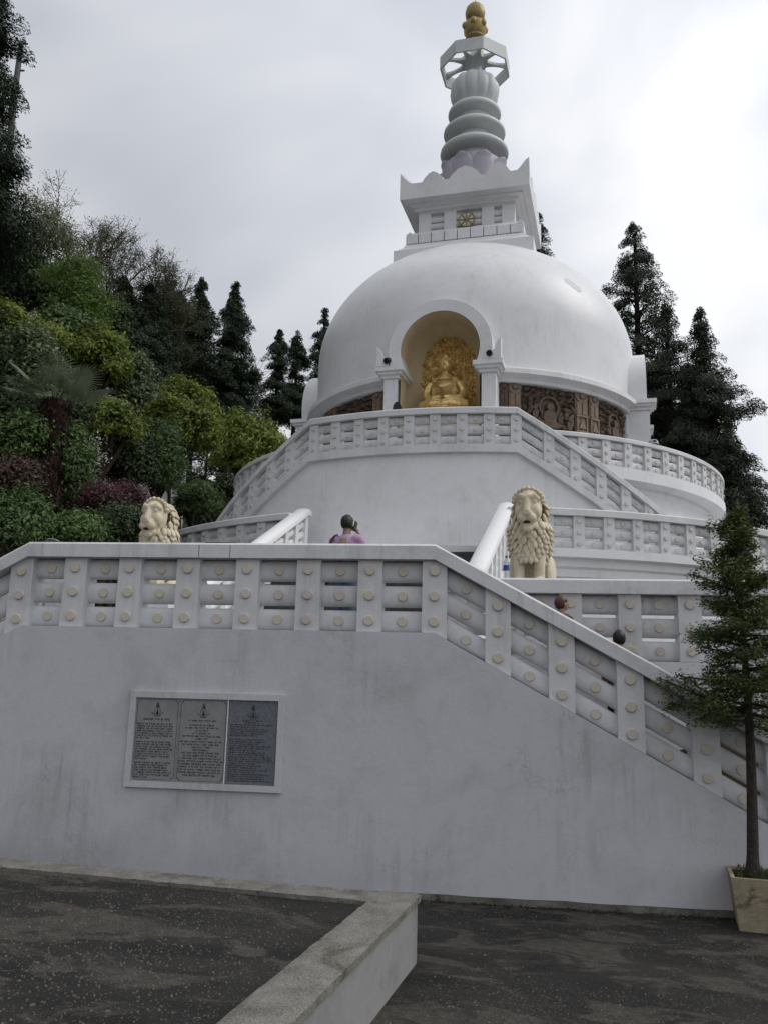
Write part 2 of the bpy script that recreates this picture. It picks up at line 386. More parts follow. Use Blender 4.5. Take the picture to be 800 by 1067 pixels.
# raised terrace the photograph was taken from, with its cement kerb wall
ZT = 0.53
tr = MB(); tr.box(-14, 2.62, -40, -20.47, 0.0, ZT-0.05)
tag(tr.build('terrace', M_ASPHALT), 'raised asphalt terrace strewn with grit, edged by a cement kerb', 'terrace', kind='structure')
def kerb():
    root = empty('kerb_wall', (2.9, -20.3, 0), 0, 'low painted kerb wall with rough cement top, turning a corner at the raised asphalt', 'low wall')
    o = Vector((2.9, -20.3, 0))
    b = MB()
    def seg(x0, x1, y0, y1):
        b.add([(x0-o.x, y0-o.y, 0), (x1-o.x, y0-o.y, 0), (x1-o.x, y1-o.y, 0), (x0-o.x, y1-o.y, 0),
               (x0-o.x, y0-o.y, ZT-0.045), (x1-o.x, y0-o.y, ZT-0.045), (x1-o.x, y1-o.y, ZT-0.045), (x0-o.x, y1-o.y, ZT-0.045)],
              [(0, 1, 5, 4), (1, 2, 6, 5), (2, 3, 7, 6), (3, 0, 4, 7), (4, 5, 6, 7)])
    seg(2.625, 2.93, -40, -20.16); seg(-14, 2.622, -20.465, -20.16)
    b.build('wall_face', M_KERB, root)
    # rough cement top: a fine sheet with uneven edges
    def top(x0, x1, y0, y1, along):
        t = MB(); n = 260 if along == 'y' else 240; m = 6; vs = []
        for i in range(n+1):
            for j in range(m+1):
                u, v = i/n, j/m
                x = x0+(x1-x0)*(v if along == 'y' else u); y = y0+(y1-y0)*(u if along == 'y' else v)
                e = 0.006*noise.noise(Vector((x*9, y*9, 3)))
                edge = (j == 0 or j == m)
                xx = x+(e*1.2 if edge and along == 'y' else 0); yy = y+(e*1.2 if edge and along == 'x' else 0)
                z = ZT-0.004*(1 if edge else 0)*3+0.006*noise.noise(Vector((x*9, y*9, 0)))
                vs.append((xx-o.x, yy-o.y, z))
        fs = [(i*(m+1)+j, i*(m+1)+j+1, (i+1)*(m+1)+j+1, (i+1)*(m+1)+j) for i in range(n) for j in range(m)]
        t.add(vs, fs)
        # skirts
        k = len(vs); sk = []
        for i in range(n+1): sk.append((vs[i*(m+1)][0], vs[i*(m+1)][1], ZT-0.06))
        for i in range(n+1): sk.append((vs[i*(m+1)+m][0], vs[i*(m+1)+m][1], ZT-0.06))
        fs2 = [(i*(m+1), (i+1)*(m+1), k+i+1, k+i) for i in range(n)]+[(i*(m+1)+m, (i+1)*(m+1)+m, k+n+2+i, k+n+1+i) for i in range(n)]
        t.add(sk, []); t.f += fs2; t.m += [0]*len(fs2)
        return t
    t = top(2.60, 2.955, -40, -20.145, 'y')
    t.build('cement_top', M_KERB_TOP, root, smooth=50)
    o2 = top(-14, 2.66, -20.49, -20.150, 'x').build('cement_top', M_KERB_TOP, root, smooth=50); o2.location.z = -0.004
kerb()

# ------------------------------------------------------------------ front wall (in its own turned frame)
WALL_LOC = (0, WY, 0)
def wpt(s, d, z=0):
    return Vector((s*math.cos(WYAW)-d*math.sin(WYAW), WY+s*math.sin(WYAW)+d*math.cos(WYAW), z))
SL, SR, SLOPE = -2.37, 2.59, 0.547
def zo_front(s):
    if s > SR: return -(s-SR)*SLOPE
    if s < SL: return (s-SL)*SLOPE
    return 0.0
ZB = 2.81
END = 7.6
root = empty('retaining_wall', WALL_LOC, WYAW, 'weathered white painted wall under the front balustrade, stained with dark runs', 'wall')
b = MB()
for d0, d1 in ((-0.05, 0.30),):
    st = [-END, SL, SR, END]
    prof = lambda s: ZB+zo_front(s)
    vs = []
    for s in st: vs += [(s, d0, -0.2), (s, d1, -0.2), (s, d1, prof(s)), (s, d0, prof(s))]
    fs = []
    for k in range(3):
        a = k*4
        fs += [(a, a+1, a+5, a+4), (a+1, a+2, a+6, a+5), (a+2, a+3, a+7, a+6), (a+3, a, a+4, a+7)]
    fs += [(3, 2, 1, 0), (12, 13, 14, 15)]
    b.add(vs, fs)
b.build('wall_body', M_FRONT, root)
dr = MB(); dr.sweep([(-0.16, 0.0), (-0.05, 0.0), (-0.05, 0.05), (-0.09, 0.055), (-0.15, 0.02)], [i*0.2-END for i in range(int(END*2/0.2)+1)],
                    lambda s, d, z: (s, d+0.012*noise.noise(Vector((s*3, d, 0))), z+0.012*noise.noise(Vector((s*2.4, z, 7)))))
dr.build('plinth_strip', M_PLINTH, root, smooth=40)

def balustrade(root, P, ks, zoff, shear, posts, pw, row, rail, thick, span, stations, M1, MD, detailed, gap=0.03, recess=0.10, boss=0.058, rail_out=0.05, logs_to_ends=True, band=None, nlog=6):
    """posts with round bosses, three fat log rails per bay, a capping handrail; ks = path units per metre"""
    z0, z1 = row; hw = pw*ks/2
    h = (z1-z0-gap*2)/3; zc = [z0+h*(k+0.5)+gap*k for k in range(3)]
    def sta(a, c):
        s = [a]+[q for q in stations if a+1e-4 < q < c-1e-4]+[c]
        return s
    def disc(mb, s, z, d, r, mi):
        mb.disc(s, z+(zoff(s) if zoff else 0), d-0.03, d+0.03, r, P, ks, mi=mi, shear=0)
    c = 0.012
    for s in posts:
        pb = MB(); a0, a1 = s-hw, s+hw
        pb.sweep([(0, z0), (thick, z0), (thick, z1), (0, z1)], sta(a0, a1), P, zoff)
        if detailed:
            po = pb.build('post', M1, root)
            for z in zc:
                db = MB(); disc(db, s, z, 0, boss, 0); db.build('disc', MD, po, smooth=40)
        else:
            for z in zc: disc(pb, s, z, 0, boss, 1)
            pb.build('post', [M1, MD], root, smooth=35)
    for i in range(len(posts)-1):
        a0, a1 = posts[i]+hw, posts[i+1]-hw
        mb = MB()
        for z in zc:
            r = h/2; dc = recess+r*0.55
            prof = []
            for q in range(nlog*2):
                a = PI*2*q/(nlog*2); prof.append((dc-r*0.55*math.cos(a), z+r*math.copysign(abs(math.sin(a))**0.75, math.sin(a))))
            lb = MB() if detailed else mb
            lb.sweep(prof, sta(a0-0.01*ks, a1+0.01*ks), P, zoff)
            mid = (a0+a1)/2
            if detailed:
                lo = lb.build('log_rail', M1, root, smooth=50)
                db = MB(); disc(db, mid, z, recess+0.012, boss, 0); db.build('disc', MD, lo, smooth=40)
            else: disc(mb, mid, z, recess+0.012, boss, 1)
        if not detailed: mb.build('log_panel', [M1, MD], root, smooth=50)
    zr0, zr1 = rail
    rb = MB()
    rb.sweep([(-rail_out, zr0), (thick+rail_out, zr0), (thick+rail_out, zr1-c*2), (thick+rail_out-c*2, zr1), (-rail_out+c*2, zr1), (-rail_out, zr1-c*2)],
             sta(*span), P, zoff)
    rb.build('handrail', M1, root, smooth=25)
    if band:
        bb = MB(); bb.sweep([(-band[2], band[0]), (thick+0.05, band[0]), (thick+0.05, band[1]), (-band[2], band[1])], sta(*span), P, zoff)
        bb.build('base_band', M1, root, smooth=25)

# front balustrade
pc = [-2.49, -1.80, -1.11, -0.383, 0.344, 1.08, 1.837, 2.585, 3.304, 4.003, 4.735, 5.505, 6.25, 7.0]
pc = [q+0.03 if q < 1.5 else q for q in pc]
pc = [-7.0, -6.25, -5.505, -4.70, -3.95, -3.22]+pc
root = empty('balustrade', WALL_LOC, WYAW, 'long front balustrade with tan discs above the stained wall, sloping at both ends', 'balustrade')
def Pf(s, d, z): return (s, d, z)
balustrade(root, Pf, 1.0, zo_front, 0, pc, 0.283, (ZB+0.004, 3.645), (3.645, 3.825), 0.30, (-END, END), [SL, SR, SR+0.02], M_RAIL, M_DISC, True, recess=0.085, rail_out=0.07, gap=0.040, nlog=10)

for sj in (-0.215, 0.165):
    b = MB(); b.sweep([(-0.0715, 3.648), (-0.069, 3.648), (-0.069, 3.80), (-0.0715, 3.80)], [sj, sj+0.006]); b.build('joint_line', M_BARK_DARK, root)
# platform behind the wall and the two side stairs between front wall and inner wall
INNER = 1.50
b = MB()
b.box(SL, SR, 0.302, INNER+0.239, -0.2, ZB-0.004, mi=0)
b.box(-8.6, 8.6, INNER+0.24, 9.2, -0.2, ZB, mi=0)
o = b.build('platform', M_PAVE); o.location = WALL_LOC; o.rotation_euler = (0, 0, WYAW)
tag(o, 'paved platform between the front wall and the pagoda', 'platform', kind='structure')
for sgn, lab in ((1, 'flight of steps going down behind the sloping front balustrade, two people on it'), (-1, 'flight of steps going down at the left end of the front wall')):
    b = MB(); rise, run = 0.165, 0.165/SLOPE
    k0 = SR if sgn > 0 else -SL
    for k in range(16):
        a0 = k0+0.003+k*run; a1 = a0+run-0.001; z = ZB-0.05-(k+1)*rise
        s0, s1 = (a0, a1) if sgn > 0 else (-a1, -a0)
        if z > 0.02: b.box(s0, s1, 0.303, INNER-0.003, -0.1, z)
    o = b.build('staircase', M_PAVE); o.location = WALL_LOC; o.rotation_euler = (0, 0, WYAW); tag(o, lab, 'steps')

for sgn in (1, -1):
    a = SR if sgn > 0 else -SL
    # facing of the platform edge over the stair
    b = MB(); s0, s1 = (a+0.003, 8.6) if sgn > 0 else (-8.6, -a-0.003)
    b.box(s0, s1, INNER-0.06, INNER+0.22, -0.1, 2.60)
    o = b.build('stair_wall', M_RAIL); o.location = WALL_LOC; o.rotation_euler = (0, 0, WYAW)
    tag(o, 'white stairwell wall below the level balustrade %s' % ('beside the fir tree' if sgn > 0 else 'at the left lion'), 'wall')
    root = empty('balustrade', wpt(0, INNER-0.06), WYAW, 'level balustrade with tan discs beside the %s' % ('right lion and fir tree' if sgn > 0 else 'left lion'), 'balustrade')
    base = [2.76+0.737*k for k in range(8)]
    posts = base if sgn > 0 else [-q for q in reversed(base)]
    sp = (2.6, 8.3) if sgn > 0 else (-8.3, -2.6)
    balustrade(root, Pf, 1.0, None, 0, posts, 0.283, (2.604, 3.44), (3.44, 3.63), 0.28, sp, [], M_RAIL, M_DISC, True, recess=0.085, rail_out=0.06, gap=0.040, nlog=8)

# ------------------------------------------------------------------ pagoda
pag = empty('pagoda', (0, 0, 0), 0, 'huge white domed peace pagoda with a golden niche and a ringed spire', 'pagoda')
def az_P(R):
    return lambda s, d, z: ((R-d)*math.sin(math.radians(s)), -(R-d)*math.cos(math.radians(s)), z)
def stations(a, b, step): return [a+(b-a)*i/max(1, int(round((b-a)/step))) for i in range(max(1, int(round((b-a)/step)))+1)]

b = MB()
b.lathe([(9.95, 2.6), (9.95, 4.52), (10.03, 4.56), (10.03, 4.72), (10.10, 4.76), (10.10, 4.925), (10.26, 4.94), (10.26, 5.12), (9.85, 5.12), (9.85, 5.0), (7.0, 5.0)], 160)
b.build('lower_drum', M_WHITE, pag, smooth=30)
b = MB()
b.lathe([(7.30, 4.9), (7.30, 7.20), (7.38, 7.24), (7.38, 7.35), (7.64, 7.385), (7.74, 7.40), (7.74, 7.69), (7.35, 7.69), (7.35, 7.58), (4.6, 7.58)], 160)
b.build('upper_drum', M_WHITE, pag, smooth=30)
AZB = 15.8; ZSL = 0.098; AZE = 43.0
def zo_land(s):
    return -(abs(s)-AZB)*ZSL if abs(s) > AZB else 0.0
# curved wall carrying the landing and its two curved stairs
P9 = az_P(9.02)
st = sorted(set(stations(-AZE, AZE, 1.2)+[-AZB, AZB]))
b = MB(); vs = []
for s in st:
    zt = 7.46+zo_land(s)
    vs += [P9(s, 0, 4.95), P9(s, 0.22, 4.95), P9(s, 0.22, max(zt, 4.98)), P9(s, 0, max(zt, 4.98))]
fs = []
for k in range(len(st)-1):
    a = k*4; fs += [(a, a+1, a+5, a+4), (a+1, a+2, a+6, a+5), (a+2, a+3, a+7, a+6), (a+3, a, a+4, a+7)]
b.add(vs, fs); b.build('stair_drum', M_WHITE, pag, smooth=30)
b = MB(); b.sweep([(0.20, 7.3), (1.75, 7.3), (1.75, 7.56), (0.20, 7.56)], stations(-AZB+0.2, AZB-0.2, 1.5), P9)
for sgn in (1, -1):
    for k in range(15):
        a0 = AZB-0.2+k*1.72; a1 = a0+1.70; z = 7.56-(k+1)*0.168
        s0, s1 = (a0, a1) if sgn > 0 else (-a1, -a0)
        b.sweep([(0.222, 4.99), (1.70, 4.99), (1.70, z), (0.222, z)], [s0, s1], P9)
b.build('curved_steps', M_PAVE, pag)

# balustrades on the pagoda
root = empty('balustrade', (0, 0, 5.12), 0, 'lowest ring balustrade on the pagoda, behind the right lion', 'balustrade')
def PL(R, z0): 
    f = az_P(R)
    return lambda s, d, z: (f(s, d, z)[0], f(s, d, z)[1], z-z0)
ks = math.degrees(1/10.2)
for sgn in (1, -1):
    posts = [14.6+3.70*k for k in range(18)]
    if sgn < 0: posts = [-q for q in reversed(posts)]
    sp = (13.7, 79) if sgn > 0 else (-79, -13.7)
    balustrade(root, PL(10.22, 5.12), ks, None, 0, posts, 0.235, (5.12, 5.815), (5.815, 5.965), 0.22, sp, stations(sp[0], sp[1], 1.23), M_RAIL, M_PALE_DISC, False, recess=0.06, boss=0.05, rail_out=0.05)
root = empty('balustrade', (0, 0, 7.69), 0, 'topmost ring balustrade curving around the foot of the dome', 'balustrade')
ks = math.degrees(1/7.7)
for sgn in (1, -1):
    posts = [25.0+4.87*k for k in range(17)]
    if sgn < 0: posts = [-q for q in reversed(posts)]
    sp = (24.0, 104) if sgn > 0 else (-104, -24.0)
    balustrade(root, PL(7.70, 7.69), ks, None, 0, posts, 0.235, (7.69, 8.345), (8.345, 8.455), 0.20, sp, stations(sp[0], sp[1], 1.3), M_RAIL, M_PALE_DISC, False, recess=0.05, boss=0.045, rail_out=0.04)
root = empty('balustrade', (0, 0, 7.63), 0, 'curved balustrade below the golden niche, sloping down both sides', 'balustrade')
ks = math.degrees(1/9.1)
posts = [AZB-0.2+0.05-3.85*k for k in range(9)][::-1]
posts = [-(AZB+3.95*k) for k in range(7, 0, -1)]+posts+[AZB+0.7+3.85*k for k in range(1, 8)]
posts = sorted(posts)
balustrade(root, PL(9.10, 7.63), ks, zo_land, 0, posts, 0.245, (7.632, 8.355), (8.355, 8.505), 0.24, (-AZE, AZE), sorted(set(stations(-AZE, AZE, 1.3)+[AZB, -AZB])), M_RAIL, M_PALE_DISC, False, recess=0.06, boss=0.05, rail_out=0.05, band=(7.45, 7.63, 0.03))

# dome with an arched opening at the front
ZC, RD, BD = 12.65, 5.22, 4.02
ARCH_Z, ARCH_R, ARCH_RI = 11.42, 1.45, 1.11
prof = [(RD+0.02, 10.88)]+[(RD, 10.95+0.1*k) for k in range(18)]+[(RD*math.cos(t), ZC+BD*math.sin(t)) for t in [PI/2*k/60 for k in range(1, 60)]]+[(0.02, ZC+BD)]
b = MB(); n = 360
vs = []; m = len(prof)
for k in range(n):
    a = 2*PI*k/n
    for r, z in prof: vs.append((r*math.sin(a), -r*math.cos(a), z))
fs = []
for k in range(n):
    a, c2 = k*m, ((k+1) % n)*m
    for i in range(m-1):
        x, y, z = vs[a+i]
        if y < 0 and abs(x) < 1.6 and (math.hypot(x, z-ARCH_Z) < 1.27 or (abs(x) < 1.27 and z < ARCH_Z)): continue
        fs.append((a+i, c2+i, c2+i+1, a+i+1))
b.add(vs, fs); dome = b.build('dome', M_DOME, pag, smooth=30)
# grey mended patch on the dome
bp = MB(); pts = []
for j in range(9):
    for i in range(9):
        u, v = (i/8-.5)*2, (j/8-.5)*2
        a = math.radians(45.7)+0.060*u-0.02*v; t = 0.331+0.055*v*(1 if abs(u) < .7 else .6)-0.02*u
        r = RD+0.004
        pts.append((r*math.cos(t)*math.sin(a), -r*math.cos(t)*math.cos(a), ZC+(BD+0.004)*math.sin(t)))
fs = [(j*9+i, j*9+i+1, (j+1)*9+i+1, (j+1)*9+i) for j in range(8) for i in range(8) if math.hypot(i-3.5, j-3.5) < 3.9+0.6*math.sin(i*2.1+j)]
bp.add(pts, fs); bp.build('mended_patch', M_SPIRE, dome, smooth=40)

# cornice, split at the front niche
def ring_part(prof, segs, name, m, parent):
    for a0, a1 in segs:
        b = MB(); b.sweep([(-r, z) for r, z in prof], stations(a0, a1, 2.0), lambda s, d, z: (-d*math.sin(math.radians(s)), d*math.cos(math.radians(s)), z))
        b.build(name, m, parent, smooth=30)
HP = 15.2
ring_part([(5.0, 10.52), (5.27, 10.54), (5.30, 10.62), (5.42, 10.68), (5.52, 10.72), (5.52, 10.86), (5.48, 10.89), (5.20, 10.95), (5.0, 10.95)],
          [(HP, 90-HP), (90+HP, 180-HP), (180+HP, 270-HP), (270+HP, 360-HP)], 'cornice', M_WHITE, pag)
# core wall behind the frieze
b = MB()
for q in range(4):
    a0 = math.radians(HP-1+90*q); a1 = math.radians(90-HP+1+90*q)
    b.lathe([(4.98, 7.5), (4.98, 10.6)], 24, a0, a1)
b.build('frieze_wall', M_WOOD, pag, smooth=40)

# carved frieze
def relief(a0, a1, seed, figure=0.5):
    rnd = random.Random(seed); R = 5.07; nxr, nzr = 230, 170; z0, z1 = 7.62, 10.50
    H = np.zeros((nzr+1, nxr+1)); wd = (a1-a0)*PI/180*R
    U = np.linspace(0, wd, nxr+1)[None, :].repeat(nzr+1, 0); Z = np.linspace(z0, z1, nzr+1)[:, None].repeat(nxr+1, 1)
    for j in range(nzr+1):
        for i in range(nxr+1):
            p = Vector((U[j, i]*6.0+seed*7, Z[j, i]*6.0, seed))
            a = noise.noise(p); c = noise.noise(p*2.1+Vector((3, 1, 2)))
            H[j, i] = -0.04+0.17*min(1, max(0, (abs(a)-0.10)*7))*(0.75+0.6*abs(c))
    # ranks of small figures lower down
    for k in range(34):
        x = rnd.uniform(0.05, wd-0.05); z = rnd.uniform(8.1, 9.95)
        r = rnd.uniform(0.05, 0.075)
        H = np.maximum(H, np.where((U-x)**2+((Z-z)/1.0)**2 < r*r, 0.13, 0)); H = np.maximum(H, np.where(((U-x)/1.1)**2+((Z-z+0.17)/2.0)**2 < r*r*1.3, 0.11, 0))
    if figure is not None:
        x = wd*figure; zc = 9.95
        d = np.hypot(U-x, Z-zc)
        H = np.where(d < 0.34, 0.03, H); H = np.where((d > 0.25) & (d < 0.33), 0.10, H)
        H = np.maximum(H, np.where(np.hypot(U-x, (Z-zc)*0.85) < 0.10, 0.16, 0))
        H = np.maximum(H, np.where(((U-x)/0.2)**2+((Z-zc+0.30)/0.22)**2 < 1, 0.15, 0))
        H = np.maximum(H, np.where(((U-x)/0.36)**2+((Z-zc+0.52)/0.11)**2 < 1, 0.16, 0))
        H = np.maximum(H, np.where(((U-x)/0.34)**2+((Z-zc+0.78)/0.14)**2 < 1, 0.13, 0))
    H[:, 0] = H[:, -1] = 0.0; H[0] = H[-1] = 0
    b = MB(); vs = []
    for j in range(nzr+1):
        for i in range(nxr+1):
            a = math.radians(a0+(a1-a0)*i/nxr); r = R+H[j, i]
            vs.append((r*math.sin(a), -r*math.cos(a), Z[j, i]))
    L = nxr+1
    b.add(vs, [(j*L+i, j*L+i+1, (j+1)*L+i+1, (j+1)*L+i) for j in range(nzr) for i in range(nxr)])
    return b.build('relief_panel', M_WOOD, pag, smooth=70, fix=False)
def pilaster(a0, a1, m=M_WOOD_LIGHT):
    b = MB(); P = lambda s, d, z: ((5.18-d)*math.sin(math.radians(s)), -(5.18-d)*math.cos(math.radians(s)), z)
    w = a1-a0
    b.sweep([(0, 7.6), (0.2, 7.6), (0.2, 10.52), (0, 10.52)], stations(a0, a1, 1), P)
    o = b.build('pilaster', m, pag)
    c = MB()
    for k in range(4): c.sweep([(-0.025, 7.62), (0, 7.62), (0, 9.35), (-0.025, 9.35)], [a0+w*(0.06+0.235*k), a0+w*(0.06+0.235*k+0.16)], P)
    c.sweep([(-0.05, 9.36), (0, 9.36), (0, 9.42), (-0.05, 9.42)], [a0+w*.02, a1-w*.02], P)
    c.sweep([(-0.05, 9.82), (0, 9.82), (0, 9.88), (-0.05, 9.88)], [a0+w*.02, a1-w*.02], P)
    for s0 in (a0+w*.05, a1-w*.17): c.sweep([(-0.04, 9.43), (0, 9.43), (0, 9.81), (-0.04, 9.81)], [s0, s0+w*.12], P)
    c.add([P(a0+w*.2, -0.05, 9.47), P(a0+w*.8, -0.05, 9.47), P(a0+w*.5, -0.05, 9.78), P(a0+w*.5, -0.01, 9.62)], [(0, 1, 2), (0, 3, 1), (1, 3, 2), (2, 3, 0)])
    for k in range(2): c.sweep([(-0.025, 9.90), (0, 9.90), (0, 10.25), (-0.025, 10.25)], [a0+w*(0.1+0.45*k), a0+w*(0.1+0.45*k+0.34)], P)
    am = (a0+a1)/2
    for q in range(7):
        t = PI*(q+0.5)/7; c.disc(am+w*0.42*math.cos(t), 10.44-0.16*math.sin(t), -0.03, 0.0, 0.05, P, math.degrees(1/5.18), n=8)
    c.disc(am, 10.44, -0.05, 0, 0.07, P, math.degrees(1/5.18), n=10)
    c.build('carving', m, o)
for q, sd in ((0, 3), (-90, 11), (90, 21), (180, 31)):
    mir = q == -90
    f = (lambda a: q+a) if not mir else (lambda a: -a)
    seg = lambda a, c: (min(f(a), f(c)), max(f(a), f(c)))
    pilaster(*seg(17.6, 20.2), m=M_WOOD); pilaster(*seg(20.4, 24.2))
    relief(*seg(24.5, 42.8), sd, 0.5); pilaster(*seg(43.1, 48.2)); pilaster(*seg(49.0, 53.3)); relief(*seg(53.6, 71.5), sd+1, 0.5)
    pilaster(*seg(71.8, 74.2), m=M_WHITE)

# four porches (niche arch on two columns)
def porch_meshes():
    D = {}
    b = MB(); n = 48; vs = []
    # horseshoe face: opening circle with its centre low, legs turning slightly inwards
    y0, y1 = -5.56, -4.35
    T0 = math.radians(-22)
    for y in (y0, y1):
        for k in range(n+1):
            a = T0+(PI-2*T0)*k/n
            vs.append((ARCH_R*math.cos(a), y, ARCH_Z+ARCH_R*math.sin(a)))
        for k in range(n+1):
            a = T0+(PI-2*T0)*k/n
            vs.append((ARCH_RI*math.cos(a), y, ARCH_Z+ARCH_RI*math.sin(a)))
    L = n+1; fs = []
    for k in range(n):
        fs += [(k, k+1, L+k+1, L+k), (2*L+k, 3*L+k, 3*L+k+1, 2*L+k+1), (k, 2*L+k, 2*L+k+1, k+1), (L+k, L+k+1, 3*L+k+1, 3*L+k)]
    fs += [(0, L, 3*L, 2*L), (n, 2*L+n, 3*L+n, L+n)]
    b.add(vs, fs)
    D['arch'] = b.mesh('arch', M_WHITE, 40)
    for sgn in (-1, 1):
        c = MB(); x = sgn*1.36
        c.box(x-0.19, x+0.19, -5.62, -4.8, 7.58, 10.60)
        D['column', sgn] = c.mesh('column', M_WHITE)
        c = MB()
        for (w, za, zb_) in ((0.25, 10.602, 10.70), (0.33, 10.70, 10.78), (0.40, 10.78, 10.90)):
            c.box(x-w, x+w, -5.62-(w-0.19), -4.7, za, zb_)
        D['capital', sgn] = c.mesh('capital', M_WHITE)
        c = MB(); xo = sgn*1.72; xi = sgn*1.38
        prof = [(xo, 10.902), (xo, 11.50), (xo-sgn*0.09, 11.42), (xo-sgn*0.17, 11.18), (xo-sgn*0.30, 11.06), (xi, 10.902)]
        k = len(prof)
        c.add([(p, -5.84, z) for p, z in prof]+[(p, -5.60, z) for p, z in prof],
              [tuple(range(k)), tuple(range(2*k-1, k-1, -1))]+[(i, (i+1) % k, k+(i+1) % k, k+i) for i in range(k)])
        D['corner_horn', sgn] = c.mesh('corner_horn', M_WHITE)
        c = MB(); c.tube([(sgn*1.40, -5.74, 10.903), (sgn*1.40, -5.74, 11.0)], [0.03, 0.03], 8); c.ell((sgn*1.40, -5.78, 11.08), (0.09, 0.08, 0.09))
        c.tube([(sgn*1.40, -5.80, 11.08), (sgn*1.42, -5.92, 11.02)], [0.06, 0.085], 10)
        D['lamp', sgn] = c.mesh('floodlight', M_BLACK, 40)
    # recess
    c = MB(); R = ARCH_RI-0.012; vs = []; fs = []
    nphi = 30; zs_ = [9.1+(ARCH_Z-9.1)*i/8 for i in range(9)]; rows = []
    for z in zs_: rows.append([(R*math.cos(PI*k/nphi), -4.85+0.95*math.sin(PI*k/nphi), z) for k in range(nphi+1)])
    for j in range(1, 13):
        t = PI/2*j/12
        rows.append([(R*math.cos(PI*k/nphi)*math.cos(t), -4.85+0.95*math.sin(PI*k/nphi)*math.cos(t), ARCH_Z+R*math.sin(t)) for k in range(nphi+1)])
    for r_ in rows: vs += r_
    L = nphi+1
    fs = [(j*L+k, j*L+k+1, (j+1)*L+k+1, (j+1)*L+k) for j in range(len(rows)-1) for k in range(nphi)]
    c.add(vs, fs)
    # front barrel
    vs = []; 
    pr_ = [(R, 9.1)]+[(R*math.cos(PI*k/36), ARCH_Z+R*math.sin(PI*k/36)) for k in range(37)]+[(-R, 9.1)]
    for y in (-5.545, -4.85): vs += [(x, y, z) for x, z in pr_]
    k = len(pr_); c.add(vs, [(i, i+1, k+i+1, k+i) for i in range(k-1)])
    c.box(-1.1, 1.1, -5.5, -3.9, 9.0, 9.45)
    D['recess'] = c.mesh('recess', M_OCHRE, 40)
    return D
D = porch_meshes()
for q, nm in ((0, 0), (90, 1), (-90, 2), (180, 3)):
    rz = math.radians(q)
    po = link('niche_porch', D['arch'], pag); po.rotation_euler = (0, 0, rz)
    link('recess', D['recess'], po)
    for sgn in (-1, 1):
        link('column', D['column', sgn], po); link('capital', D['capital', sgn], po)
        if q == 0: link('corner_horn', D['corner_horn', sgn], po)
        if q == 0:
            tag(link('floodlight', D['lamp', sgn]), 'tiny black floodlight on the %s column of the golden niche' % ('left' if sgn < 0 else 'right'), 'lamp', None)

# harmika: the square box on the dome
hm = MB()
hm.sweep([(-2.27, 15.6), (2.27, 15.6), (2.27, 16.34), (2.05, 16.52), (1.96, 16.70), (-1.96, 16.70), (-2.05, 16.52), (-2.27, 16.34)], [-2.27, 2.27])
b = MB()
def frustum(b, lv, mi=0):
    vs = []
    for h, z in lv: vs += [(-h, -h, z), (h, -h, z), (h, h, z), (-h, h, z)]
    fs = [(k*4+i, k*4+(i+1) % 4, k*4+4+(i+1) % 4, k*4+4+i) for k in range(len(lv)-1) for i in range(4)]
    fs += [(3, 2, 1, 0), tuple(4*(len(lv)-1)+i for i in range(4))]
    b.add(vs, fs, mi)
frustum(b, [(2.28, 15.3), (2.28, 16.33), (2.16, 16.40), (2.02, 16.55), (1.97, 16.66)])
harm = b.build('square_tower', M_WHITE, pag)
b = MB(); frustum(b, [(1.80, 16.662), (1.80, 17.10)])
for side in range(4):
    for k in range(9):
        u0 = -1.96+3.92*k/9; u1 = u0+3.92/9-0.03
        c, s_ = [(1, 0), (0, 1), (-1, 0), (0, -1)][side]
        def P(s, d, z, c=c, s_=s_): return (s*c+(1.80+d)*s_, s*s_-(1.80+d)*c, z)
        b.sweep([(0, 16.70), (0.14, 16.72), (0.14, 17.02), (0.06, 17.13), (0, 17.13)], [u0, u1], P)
b.build('block_course', M_WHITE, harm)
b = MB(); frustum(b, [(1.46, 17.102), (1.46, 17.95)])
for side in range(4):
    c, s_ = [(1, 0), (0, 1), (-1, 0), (0, -1)][side]
    def P(s, d, z, c=c, s_=s_): return (s*c+(1.46+d)*s_, s*s_-(1.46+d)*c, z)
    b.box(*[(1.20, 1.61, -1.61, -1.20), (1.20, 1.61, 1.20, 1.61), (-1.61, -1.20, 1.20, 1.61), (-1.61, -1.20, -1.61, -1.20)][side], 17.12, 17.948)
    for (u0, u1) in ((-0.74, -0.33), (0.53, 0.94)):
        b.sweep([(0.0, 17.12), (0.15, 17.12), (0.15, 17.948), (0.0, 17.948)], [u0, u1], P)
    for (u0, u1) in ((-1.22, -0.74), (-0.33, 0.53), (0.94, 1.22)):
        for k in range(3):
            zc = 17.27+0.23*k; prof = [(0.03-0.08*math.cos(PI*2*q/10)*1.0, zc+0.10*math.sin(PI*2*q/10)) for q in range(10)]
            b.sweep(prof, [u0-0.01, u1+0.01], P)
b.build('tower_box', M_WHITE, harm, smooth=40)
b = MB(); frustum(b, [(1.62, 17.952), (1.62, 18.0), (1.74, 18.02), (1.74, 18.10), (1.90, 18.14), (1.90, 18.20), (2.15, 18.24), (2.15, 18.60)])
b.build('tower_cornice', M_WHITE, harm)
b = MB()
def lobed(u):
    z = 18.80
    for cu, w, h in ((-1.03, 0.36, 0.30), (0.05, 0.52, 0.36), (1.13, 0.40, 0.33)):
        x = abs(u-cu)/w
        if x < 1: z = max(z, 18.80+h*(1-x**3.0)*(1.0 if x < 0.55 else 0.9))
        if abs(u-cu) < 0.13: z = max(z, 18.80+h+0.06*(1-abs(u-cu)/0.13))
    e = 2.15-abs(u)
    if e < 0.42: z = max(z, 18.80+0.42*(1-e/0.42)**1.4)
    return z
us = [-2.15+4.3*i/140 for i in range(141)]
